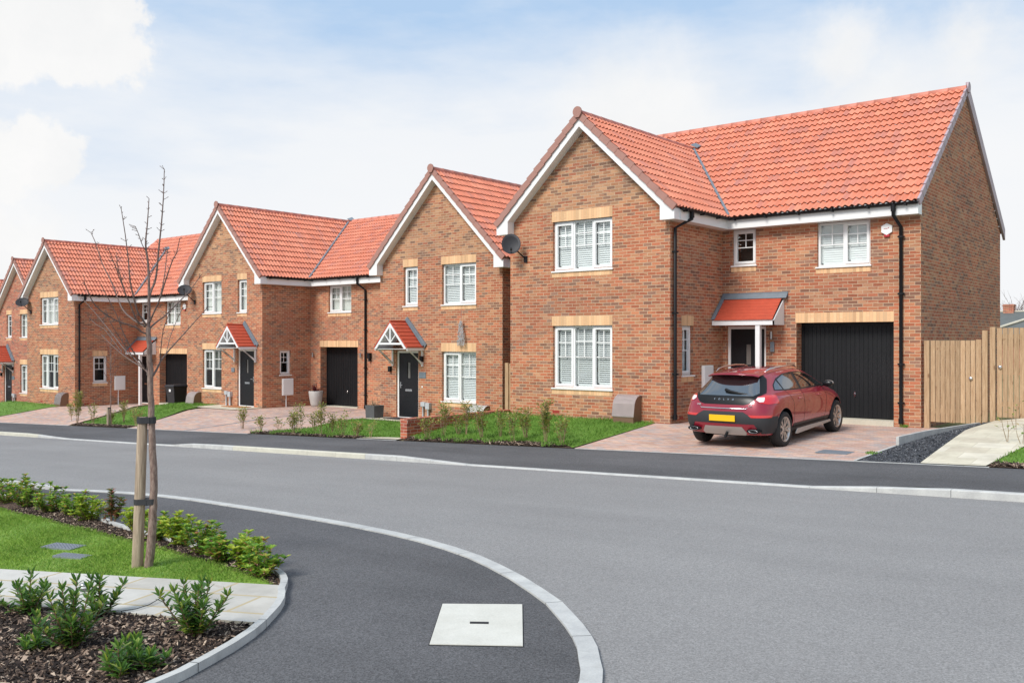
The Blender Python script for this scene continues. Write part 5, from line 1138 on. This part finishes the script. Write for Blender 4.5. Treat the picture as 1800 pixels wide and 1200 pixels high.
# timber fences
def boards(par,x0,x1,y,z0,z1,n,gap=.012,th=.02,jit=.0):
    b=MB(); p=(x1-x0)/n
    for i in range(n):
        a=x0+i*p; h=z1+R.uniform(-jit,jit); b.box(a+gap/2,a+p-gap/2,y+R.uniform(0,.003),y+th,z0+R.uniform(0,.01),h)
    return b.build("board_panel",M['timber'],par)
def rails(par,x0,x1,y,zs):
    b=MB()
    for z in zs: b.box(x0,x1,y,y+.045,z-.05,z+.05)
    return b.build("rail",M['timber'],par)
K=thing("timber_gate",(-5.93,21.36,-1.80),"lower timber board gate fixed against the right-hand house wall","gate")
boards(K,.12,1.02,0,.06,1.82,9); rails(K,.12,1.02,.022,(.3,1.0,1.65))
b=MB(); b.box(0.0,.105,-.03,.07,-.1,1.82); b.build("post",M['timber'],K); b=MB(); b.box(1.03,1.135,-.01,.02,.03,1.84); b.build("post",M['timber'],K)
b=MB(); b.box(1.16,1.26,-.05,.05,-.1,2.03); b.build("post",M['timber'],K)
b=MB(Matrix.Translation((.93,-.012,1.02))@Matrix.Rotation(rad(90),4,'X')); b.lathe([(.001,.03),(.03,.027),(.04,.012),(.04,-.01)],n=16); b.build("ring_latch",M['chrome'],K)
K=thing("timber_gate",(-4.63,21.36,-1.60),"taller timber board gate at the right edge with one round steel latch","gate")
b=MB(); b.box(0,.10,-.03,.07,-.15,1.90); b.build("post",M['timber'],K)
boards(K,.125,1.07,.0,.02,1.88,9); rails(K,.125,1.07,.022,(.3,1.0,1.7))
b=MB(Matrix.Translation((.19,-.012,1.07))@Matrix.Rotation(rad(90),4,'X')); b.lathe([(.001,.03),(.03,.027),(.04,.012),(.04,-.01)],n=16); b.build("ring_latch",M['chrome'],K)
K=thing("timber_fence",(-3.5,21.36,-1.60),"timber board fence continuing past the taller gate","fence")
boards(K,0,5.0,.0,.02,1.88,44); rails(K,0,5,.022,(.3,1.0,1.7))
b=MB(); b.box(-.05,.05,-.03,.07,-.1,1.9); b.build("post",M['timber'],K)
K=thing("timber_fence",(-17.4,20.1,-2.45),"narrow piece of timber fence in the gap between the two nearest houses","fence")
b=MB(); b.box(.62,.74,0,.09,0,1.85); b.build("post",M['timber'],K)
boards(K,.75,1.99,.03,0,1.83,10,gap=.004); b=MB(); b.box(1.0,1.1,-.06,.03,0,1.86); b.build("post",M['timber'],K)
# covers
K=thing("inspection_cover",(0,0,0),"square cream concrete inspection cover let into the dark footway","inspection cover")
cs=[G(778,1062),G(918,1063),G(919,1136),G(755,1133)]; ctr=sum(cs,Vector())/4; K.location=(ctr.x,ctr.y,zg(ctr.x))
def flatq(mb,qs,h0,h1):
    P0=[(q.x-ctr.x,q.y-ctr.y,zg(q.x)-zg(ctr.x)+h0) for q in qs]; P1=[(a,b_,c+h1-h0) for a,b_,c in P0]
    mb.p(P1[::-1]) if False else mb.p(P1)
    for i in range(4): k=(i+1)%4; mb.p([P0[i],P0[k],P1[k],P1[i]])
cs=cs[::-1]
b=MB(); flatq(b,[ctr+(q-ctr)*1.022 for q in cs],-.01,.003); b.build("frame_gap",M['tyre'],K)
b=MB(); flatq(b,[ctr+(q-ctr)*1.0 for q in cs],-.01,.008); b.build("slab",M['cover'],K)
ex=(cs[2]-cs[1]).normalized() if abs((cs[2]-cs[1]).x)>0 else Vector((1,0,0)); e1=(G(858,1096)-G(826,1094)); 
qa,qb,qc,qd=G(826,1094),G(859,1094.5),G(859,1098),G(826,1097.5)
b=MB(); flatq(b,[qd,qc,qb,qa],.004,.010); b.build("keyhole",M['tyre'],K)
b=MB(); b.box(-6.25,-5.70,15.96,16.42,gz(-6,16.2)-.005,gz(-6,16.2)+.012); tag(b.build("drain_cover",M['lead']),"dark metal drain cover in the block paved driveway near the footway","drain cover")
def cov(x,y,w,d,rz,label):
    K=thing("inspection_cover",(x,y,zg(x)+.04),label,"inspection cover",None,rz)
    b=MB(); b.box(-w,w,-d,d,-.02,.012); b.build("cover_plate",M['cablegrey2'],K)
    b=MB()
    for i in range(-8,9):
        for j in range(-5,6):
            if (i+j)%2==0: x_,y_=i*w/9,j*d/6; b.box(x_-w/30,x_+w/30,y_-d/16,y_+d/16,.012,.016)
    b.build("tread_pattern",M['cablegrey2'],K)
M['cablegrey2']=plain('cover_metal_grey',(.20,.22,.25),.5,var=.2,sc=12)
cov(-9.35,4.33,.19,.10,.36,"grey metal inspection cover in the lawn, farther of two"); cov(-8.78,4.15,.17,.07,.36,"grey metal inspection cover in the lawn, nearer of two")
# garden light
K=thing("garden_light",(-7.27,3.53,zg(-7.3)+.04),"small round metal garden light on the edge of the slab path","light"); b=MB(); b.lathe([(.001,0),(.032,0),(.032,.05),(.036,.05),(.036,.065),(.001,.07)],n=16); b.build("light_body",M['steel'],K)
b=MB(); b.lathe([(.033,.048),(.033,.035)],n=16); b.build("lens",M['white'],K)
# background bungalow
K=thing("bungalow",(-13.5,66.6,-2.5),"grey roofed bungalow with short brick chimney far beyond the fence","house")
ze=2.7; b=MB(); b.box(-6,14,-3,5,0,ze); b.build("wall",M['brick2'],K,off=(3,1,0))
b=MB(); ro=None; P=[(-6.5,-3.5,ze),(14.5,-3.5,ze),(14.5,5.5,ze),(-6.5,5.5,ze)]; A,B=(-2.2,1,4.45),(10.5,1,4.45); b.p([P[0],P[1],B,A]);b.p([P[2],P[3],A,B]);b.p([P[1],P[2],B]);b.p([P[3],P[0],A]); ro=b.build("roof",plain('grey_roof_tiles',(.12,.13,.125),.8,var=.3,sc=2),K)
b=MB(); b.tube([(-1.3,-3.5,ze+.1),(2.6,.9,4.5)],.09,6); b.tube([A,B],.07,6); b.build("hip_tiles",M['threshold'],ro)
b=MB(); b.box(-.32,.30,.7,1.3,4.0,4.92); b.box(-.36,.34,.66,1.34,4.8,4.88); b.build("chimney",M['brick2'],ro)
#PART4
# ---------------------------------------------------------------- trees and shrubs
def limb(mb,pts,r0,r1,n=8):
    m=len(pts); out=[]
    # smooth with Catmull-Rom
    P=[Vector(p) for p in pts]; Q=[]
    for i in range(m-1):
        a=P[max(i-1,0)];b=P[i];c=P[i+1];d=P[min(i+2,m-1)]
        for k in range(4):
            t=k/4; Q.append(.5*((2*b)+(c-a)*t+(2*a-5*b+4*c-d)*t*t+(3*b-a-3*c+d)*t**3))
    Q.append(P[-1]); N=len(Q)
    for i in range(1,N-1): Q[i]=Q[i]+Vector((R.gauss(0,1),R.gauss(0,1),R.gauss(0,1)))*r1*.14
    mb.tube(Q,[r0+(r1-r0)*(i/(N-1))*(1 if True else 1) for i in range(N)],n); return Q
def spurs(mb,Q,n,l0,l1,r):
    for k in range(n):
        i=R.randint(len(Q)//4,len(Q)-1); p=Q[i]; t=(Q[i]-Q[i-1]).normalized(); s=Vector((R.gauss(0,1),R.gauss(0,1),R.gauss(0,.5))); s=(s-t*s.dot(t)).normalized(); l=R.uniform(l0,l1); d=(s+t*.7).normalized(); q=p+d*l
        mb.tube([p,p+d*l*.5+s*l*.05,q],[r,r*.8,r*.5],4); mb.tube([q-d*.004,q+d*.008],[r*1.2,r*.7],4)
RT_=Vector((FY,-FX,0)); FW=Vector((FX,FY,0))
def tp(px,py,dd=0,d0=8.235):
    d=d0+dd; r=ray(px,py); return r*d
K=thing("young_tree",tuple(tp(262,1003)),"bare young tree leaning slightly, tied to the thick timber stake in the lawn","tree")
base=K.location.copy()
L=lambda pts:[tp(*p)-base for p in pts]
b=MB(); tr=limb(b,L([(259,1012,0),(262,990,0),(267,940,0),(269,900,0),(270,850,0),(268,790,0),(266,730,0),(264,680,0),(263,620,0),(261,575,0)]),.041,.021,12)
spurs(b,tr,26,.008,.022,.004); b.build("trunk",M['bark'],K)
def branch(pts,r0,r1=.0035,n=7,sp=8,nm="branch"):
    b=MB(); Q=limb(b,L(pts),r0*.85,r1*.8,n); spurs(b,Q,sp,.012,.05,.0028); return b.build(nm,M['twig'],K)
branch([(261,578,0),(262,550,.02),(262,520,.02),(260.5,466,.05),(256,430,.05),(259,394,.08),(262,349,.1)],.020,.004,sp=26)
branch([(262,524,.02),(266,510,.03),(274,488,.06),(280,430,.03),(284.5,385,.04),(287.5,340,.05),(289,298,.05)],.014,.004,sp=34)
branch([(257,572,0),(250,560,-.04),(241,545,-.1),(229,496,-.18),(226,460,-.2),(220,412,-.22),(213,367,-.24)],.012,sp=22)
branch([(255,574,0),(243,567,.06),(232,560,.1),(214,541,.2),(196,496,.3),(181,466,.36),(169,430,.42),(160,409,.45)],.011,sp=24)
branch([(252,570,0),(241,564,-.1),(229,535,-.18),(220,514,-.25),(208,472,-.33),(205,452,-.38)],.009,sp=16)
branch([(220,514,-.25),(209,486,-.3),(202,466,-.36),(191.5,440,-.45)],.006,sp=12)
branch([(259,586,0),(250,584,-.05),(238,575,-.12),(202,562,-.3),(169,538,-.5),(154,511,-.62),(148,494,-.7)],.010,sp=16)
branch([(263,577,0),(275,566,.08),(292,553,.15),(322,523,.3),(338,505,.38),(352,485,.45)],.010,sp=12)
branch([(263,566,0),(270,550,-.05),(280,528,-.1),(292,490,-.2),(303,458,-.26),(310,445,-.3),(316,419,-.36)],.010,sp=18)
branch([(280,527,-.1),(287,497,-.06),(291,470,0),(293,450,.02),(295,439,.03)],.006,sp=12)
branch([(262,484,.05),(250,503,.1),(241,514,.14)],.004,sp=4); branch([(262,490,.03),(275,466,.0),(292,442,-.04)],.005,sp=6)
branch([(259,446,.06),(250,430,.02),(243,410,-.02),(238,398,-.04)],.005,sp=8)
branch([(269,660,0),(276,648,.05),(284,632,.1),(300,612,.2),(320,590,.3),(342,566,.4),(366,539,.5)],.012,sp=12)
branch([(282,635,.1),(283,612,.05),(287,580,.0),(296,555,-.04),(302,530,-.08)],.006,sp=10)
branch([(264,664,0),(260,655,.03),(252,647,.06),(236,637,.1),(214,622,.2),(194,604,.3),(178,588,.4)],.011,sp=10)
branch([(256,650,.05),(248,637,0),(240,627,-.05),(224,600,-.15),(214,578,-.2),(206,556,-.25),(192,528,-.3),(178,500,-.38)],.008,sp=14)
branch([(250,644,.06),(236,630,.15),(218,613,.25),(196,585,.4),(170,553,.5),(155,536,.55),(141,521,.6)],.008,sp=14)
branch([(236,632,.12),(222,610,.05),(208,590,.0),(196,570,-.05),(186,545,-.1)],.005,sp=8)
branch([(214,618,.2),(200,600,.3),(185,580,.4),(172,572,.45),(158,560,.5)],.004,sp=8)
branch([(292,622,.16),(300,590,.25),(312,560,.3),(322,540,.34)],.004,sp=8)
# stake
sb=tp(241,1006,.02); K=thing("tree_stake",tuple(sb),"thick weathered round timber stake with two black straps beside the young tree","stake")
top=tp(251,733,.0)-sb
b=MB(); n=6; b.tube([Vector((0,0,-.05)),top*.3,top*.6,top*.99,top],[.050,.048,.045,.043,.034],16); b.build("post",M['stake'],K)
for py,h in ((738,.055),(881,.05)):
    f=(1006-py)/(1006-733); c=top*f; tc=(tp(267 if py<800 else 267.5,py,0))-sb; b=MB(); mid=(tc-c); dx=mid.normalized(); yy=Vector((0,0,1)).cross(dx).normalized(); r1,r2=.050,.036
    loop=[]
    for k in range(13): a=math.pi/2+math.pi*k/12; loop.append(c+dx*(r1*math.cos(a))+yy*(r1*math.sin(a)))
    for k in range(13): a=-math.pi/2+math.pi*k/12; loop.append(tc+dx*(r2*math.cos(a))+yy*(r2*math.sin(a)))
    up=Vector((0,0,h/2)); b.grid([[p-up for p in loop],[p+up for p in loop]],close=True); inn=[ (p-c)*.92+c if i<13 else (p-tc)*.9+tc for i,p in enumerate(loop)]; b.grid([[p+up for p in loop],[p+up for p in inn]],close=True); b.box(*(sorted((c.x+dx.x*.05-.02,c.x+dx.x*.085+.02))),*(sorted((c.y+dx.y*.05-.02,c.y+dx.y*.085+.02))),c.z-h*.55,c.z+h*.45)
    b.build("strap",M['carplastic'],K)
# far sapling
x,y=-30.0,15.45; z=gz(x,y); K=thing("young_tree",(x,y,z),"thin bare sapling far across the road in the bed by the left driveways","tree")
b=MB(); Q=limb(b,[(0,0,0),(.01,.0,.8),(.0,.01,1.6),(.02,0,2.4),(.0,.02,3.1)],.022,.006,6); b.build("trunk",M['bark'],K)
for i in range(16):
    t=1.2+i*.115; a=i*2.4; l=.75-.025*i; b=MB(); q=limb(b,[(0,0,t),(math.cos(a)*l*.3,math.sin(a)*l*.3,t+l*.45),(math.cos(a)*l*.5,math.sin(a)*l*.5,t+l*.9)],.008,.003,5); spurs(b,q,4,.04,.12,.003); b.build("branch",M['twig'],K)
K=thing("tree_stake",(x-.03,y-.07,z),"short timber stake with black strap at the foot of the far sapling","stake"); b=MB(); b.tube([(0,0,-.1),(0,0,.62)],.045,10); b.build("post",M['stake'],K)
b=MB(); b.tube([(0.01,.03,.57),(0.01,.03,.61)],.065,10); b.build("strap",M['carplastic'],K)
# far background trees by the bungalow
for i,(x,y) in enumerate(((-15.6,80),(-13.2,82))):
    K=thing("bare_tree",(x,y,-2),("bare twiggy tree just behind the bungalow chimney","second bare tree beyond the grey bungalow roof")[i],"tree","bare trees beyond the bungalow"); b=MB(); limb(b,[(0,0,0),(.1,0,2),(0,.1,4)],.12,.05,6); b.build("trunk",M['twig'],K); b=MB()
    for k in range(60):
        a=R.uniform(0,6.28); l=R.uniform(1.,2.2); t=R.uniform(1.8,4); p=Vector((0,0,t)); q=p+Vector((math.cos(a)*l*.7,math.sin(a)*l*.7,l*.8)); b.tube([p,(p+q)/2+Vector((0,0,.1)),q],[.018,.012,.006],4)
        for j in range(5): w=(p+q)/2+(q-p)*R.uniform(-.2,.5); b.tube([w,w+Vector((R.gauss(0,.35),R.gauss(0,.35),R.uniform(.2,.7)))],[.008,.004],3)
    b.build("crown",M['twig'],K)
# leaves
def leaf(v,f,p,d,up,l,w,fold=.25,curl=.15):
    d=d.normalized(); s=d.cross(up)
    if s.length<.05: s=d.cross(Vector((1,0,0)))
    s.normalize(); n=s.cross(d).normalized(); b=len(v)
    for t,k in ((0,.0),(.35,1),(.7,.8)):
        c=p+d*(l*t)-n*(l*curl*t*t)
        if k==0: v.append(tuple(c)); 
        else: v.append(tuple(c+s*w*k*.5+n*w*fold)); v.append(tuple(c)); v.append(tuple(c-s*w*k*.5+n*w*fold))
    v.append(tuple(p+d*l-n*(l*curl)))
    f+=[(b,b+1,b+2),(b,b+2,b+3),(b+1,b+4,b+5,b+2),(b+2,b+5,b+6,b+3),(b+4,b+7,b+5),(b+5,b+7,b+6)]
def mk(name,v,f,mat,par):
    me=bpy.data.meshes.new(name); me.from_pydata(v,[],f); me.materials.append(mat); me.update(); return link(bpy.data.objects.new(name,me),par)
def bush(loc,h,r,label,mat,nst=22,buds=14,group="shrubs of the low hedge along the foreground footway",dens=1.0,ll=(.028,.05),leggy=0):
    K=thing("shrub",loc,label,"shrub",group); v=[];f=[]; sb=MB(); bb=MB()
    for i in range(nst):
        a=R.uniform(0,6.28); rr=r*math.sqrt(R.random()); tx,ty=rr*math.cos(a),rr*math.sin(a); hh=h*R.uniform(.35,1.12)*(1-.35*(rr/r)**2)
        p0=Vector((tx*.25,ty*.25,0)); p1=Vector((tx*.7,ty*.7,hh*.5)); p2=Vector((tx*R.uniform(.8,1.35)+R.gauss(0,.02),ty*R.uniform(.8,1.35)+R.gauss(0,.02),hh))
        sb.tube([p0,p1,p2],[.005,.004,.002],4,False)
        nl=int(hh*110*dens)
        for k in range(nl):
            t=R.random()**.75; t=max(t,leggy+R.random()*.1) if leggy else t
            c=p1+(p2-p1)*((t-.5)*2) if t>.5 else p0+(p1-p0)*(t*2)
            an=R.uniform(0,6.28); d=Vector((math.cos(an),math.sin(an),R.uniform(-.1,.9))); c=c+Vector((R.gauss(0,.012),R.gauss(0,.012),R.gauss(0,.012)))
            l=R.uniform(*ll); leaf(v,f,c,d,Vector((0,0,1)),l,l*R.uniform(.42,.6))
        for k in range(6):
            an=k*1.05+R.random(); leaf(v,f,p2,Vector((math.cos(an),math.sin(an),.8)),Vector((0,0,1)),ll[1],ll[1]*.5)
        if i<buds:
            for k in range(5): q=p2+Vector((R.gauss(0,.008),R.gauss(0,.008),R.uniform(0,.014))); bb.tube([q,q+Vector((0,0,.007))],[.005,.003],5)
    sb.build("stems",M['stem'],K); mk("foliage",v,f,mat,K)
    if buds: bb.build("flower_buds",M['bud'],K)
    return K
HG=[(-28,872,.36,.30,'leaf_hedge',"cut off by the left edge of the picture"),(12,885,.36,.30,'leaf_hedge',"leftmost fully seen, with many pink buds"),(48,893,.47,.22,'leaf_hedge',"second from the left, with a taller shoot"),(88,903,.36,.26,'leaf_hedge',"third from the left, rounded and dense"),
 (128,908,.33,.25,'leaf_hedge',"fourth from the left, beside the reddish leggy one"),(160,918,.33,.22,'leaf_yellow',"yellower one just left of the reddish leggy one"),(196,924,.42,.15,'leaf_red',"tall leggy one with reddish leaves"),(240,938,.36,.18,'leaf_yellow',"yellow-green one just behind the timber stake"),
 (278,952,.30,.19,'leaf_hedge',"small dark one right of the young tree"),(318,962,.38,.22,'leaf_yellow',"broad yellow-green one right of the young tree"),(358,978,.40,.22,'leaf_hedge',"largest deep green one, midway between tree and bend"),(392,992,.30,.18,'leaf_hedge',"low green one left of the bend in the edging"),(432,1003,.34,.17,'leaf_yellow',"last but one before the bend in the edging"),(458,1018,.36,.18,'leaf_hedge',"last one, spilling over the edging at the bend")]
for i,(px,py,h,r,m,lb) in enumerate(HG):
    p=G(px,py); bush((p.x,p.y,zg(p.x)+.02),h*(.82 if px>100 else .9),r*(.9 if i%3 else .75),"low leafy hedge shrub, "+lb,M[m],nst=25 if m!='leaf_red' else 12,buds=16 if m!='leaf_yellow' else 5,leggy=.45 if m=='leaf_red' else 0,dens=1.05,ll=(.036,.066))
def laurel(loc,h,r,label,ns=9,lean=None,spread=1.0):
    K=thing("laurel_shrub",loc,label,"shrub","dark green laurels in the bark bed"); v=[];f=[]; sb=MB()
    for i in range(ns):
        a=i*2.4+R.uniform(-.5,.5); rr=r*(.1+1.0*(i/ns)**.6)*R.uniform(.7,1.25); hh=h*R.uniform(.5,1.05)*(1-.3*rr/r); tip=Vector((rr*math.cos(a),rr*math.sin(a),hh)); mid=Vector((tip.x*.55,tip.y*.55,hh*.45))
        sb.tube([(0,0,0),tuple(mid),tuple(tip)],[.006,.005,.003],5,False)
        for k in range(int(14+hh*80)):
            t=(k+R.random())/(14+hh*80); 
            if t<.16: continue
            c=mid*(t*2) if t<.5 else mid+(tip-mid)*((t-.5)*2); an=k*2.4; up=.35+.9*t; d=Vector((math.cos(an),math.sin(an),up*.7+R.gauss(0,.15))); l=R.uniform(.065,.11)*(1-.2*t); leaf(v,f,c,d,Vector((0,0,1)),l,l*.36,fold=.12,curl=R.uniform(.02,.22))
        for k in range(7): an=k*.9; leaf(v,f,tip,Vector((math.cos(an)*.5,math.sin(an)*.5,1)),Vector((math.cos(an+1.57),math.sin(an+1.57),0)),R.uniform(.05,.075),.016,fold=.1,curl=.06)
    sb.build("stems",M['stem'],K); mk("foliage",v,f,M['leaf_laurel'],K)
for px,py,h,r,ns,lb in ((128,1148,.50,.20,13,"tallest, in front of the garden light"),(345,1128,.46,.22,13,"wide one leaning over the slab path edge"),(50,1086,.32,.19,9,"left one whose leaves cross the slab path"),(175,1092,.36,.14,7,"one just behind the tallest, below the garden light"),(208,1196,.20,.13,7,"small one in the middle of the bed near the bottom edge"),(262,1186,.15,.11,5,"little low one right of the small middle one"),(62,1150,.10,.14,5,"low seedling left of the tallest"),(-22,1082,.30,.12,6,"one cut off by the left edge beside the path"),(236,1160,.16,.06,3,"thin young shoot between the two largest")):
    p=G(px,py); laurel((p.x,p.y,zg(p.x)+.02),h*.92,r*1.0,"dark glossy laurel, "+lb,ns)
# black cable on path
b=MB(); pts=[G(150,1070,.06),G(190,1072,.055),G(214,1073,.06),G(240,1069,.06),G(262,1062,.06),G(300,1040,.08)]; b.tube([tuple(p) for p in pts],.003,5); b.tube([tuple(G(214,1073,.06)),tuple(G(214,1081,.03))],.004,5); tag(b.build("cable",M['black']),"thin black cable pegged down along the edge of the slab path","cable")
# twiggy plants on the far side
def twiggy(loc,h,n,label,dens=1.0,green=True,group="thin twiggy plants along the far footway"):
    K=thing("twiggy_plant",loc,label,"plant",group); v=[];f=[]; sb=MB()
    for i in range(n):
        a=R.uniform(0,6.28); r=R.uniform(.02,.16); hh=h*R.uniform(.6,1); p0=Vector((r*.3*math.cos(a),r*.3*math.sin(a),0)); tip=Vector((r*math.cos(a)+R.gauss(0,.03),r*math.sin(a)+R.gauss(0,.03),hh)); mid=(p0+tip)/2+Vector((R.gauss(0,.02),R.gauss(0,.02),0))
        sb.tube([p0,mid,tip],[.006,.005,.003],4,False)
        for k in range(int(hh*44*dens)):
            t=.25+.75*R.random()**.7; c=p0.lerp(mid,t*2) if t<.5 else mid.lerp(tip,(t-.5)*2); an=R.uniform(0,6.28); d=Vector((math.cos(an),math.sin(an),.7)); c2=c+d*R.uniform(.02,.10)
            sb.tube([c,c2],[.002,.0015],3,False)
            for q in range(2): l=R.uniform(.04,.07); leaf(v,f,c2,d+Vector((R.gauss(0,.4),R.gauss(0,.4),0)),Vector((0,0,1)),l,l*.5)
    sb.build("stems",M['drystem'],K); mk("foliage",v,f,M['leaf_sparse'] if green else M['leaf_red'],K)
rows=[([(430,764,.55),(455,763,.45),(487,764,.5),(512,765,.65),(527,762,.85),(548,765,.55),(563,767,.7),(582,766,.5),(600,768,.6),(625,770,.45),(645,768,.55)],"plant by the middle lawn, "),
      ([(752,778,.6),(775,780,.75),(800,782,.5),(822,784,.75),(850,785,.6),(876,786,.55),(898,787,.85),(925,788,.8),(955,789,.9),(985,790,.65)],"plant before the right-hand lawn, "),
      ([(122,748,.75),(140,748,1.0),(158,749,.8),(200,752,.6),(222,753,.7),(238,753,.65)],"plant near the far sapling, ")]
ORD=["leftmost","second from left","third from left","fourth from left","fifth from left","sixth from left","seventh from left","eighth from left","ninth from left","tenth from left","rightmost"]
for row,lb in rows:
    for i,(px,py,h) in enumerate(row):
        p=G(px+R.uniform(-6,6),py-3,.0); h*=R.uniform(.8,1.2); y=R.uniform(15.3,16.1); x=p.x+(y-p.y)*(p.x/p.y); o=ORD[i] if i<len(row)-1 else "rightmost"
        twiggy((x,y,gz(x,y)+.02),h,R.randint(3,9),"thin "+("leafy green " if h>.8 else "sparse twiggy ")+lb+o,1.6 if h>.8 else .9)
for i,(px,py,h) in enumerate(((1772,798,.45),(1784,786,.45),(1796,800,.35))):
    p=G(px,py); twiggy((p.x,p.y,gz(p.x,p.y)+.03),h,2,"wispy bare stem at the far right beside the cream path, "+("nearest the path","middle one","farthest right")[i],.25)
# small weed tufts
def tuft(x,y,z,label,n=60,h=.1,r=.12):
    v=[];f=[]
    for i in range(n):
        a=R.uniform(0,6.28); q=r*math.sqrt(R.random()); px,py=x+q*math.cos(a),y+q*math.sin(a); d=Vector((R.gauss(0,.5),R.gauss(0,.5),1)); leaf(v,f,Vector((px,py,z)),d,Vector((0,1,0)),h*R.uniform(.5,1),.012)
    o=mk("weed_tuft",v,f,M['grass_far'],None); tag(o,label,"weed")
tuft(-5.3,16.1,gz(-5.3,16.1),"small green weed tuft at the driveway edge beside the slate gravel",50,.07,.12)
tuft(-6.3,21.15,gz(-6.3,21.1),"weed tuft at the foot of the rightmost black downpipe",40,.1,.09)

for i in range(26):
    x=R.uniform(-15.6,-11.3) if i<15 else R.uniform(-21.8,-17.6); y=R.uniform(15.25,15.6)
    if i==0: tv=[];tf=[]
    for k in range(45):
        a=R.uniform(0,6.28); q=.16*math.sqrt(R.random()); leaf(tv,tf,Vector((x+q*math.cos(a),y+q*math.sin(a),gz(x,y)+.01)),Vector((R.gauss(0,.6),R.gauss(0,.6),1)),Vector((0,1,0)),R.uniform(.05,.16),.016)
tag(mk("weeds",tv,tf,M['grass_far'],None),"low green weeds growing through the bark along the far footway","weeds",kind="stuff")
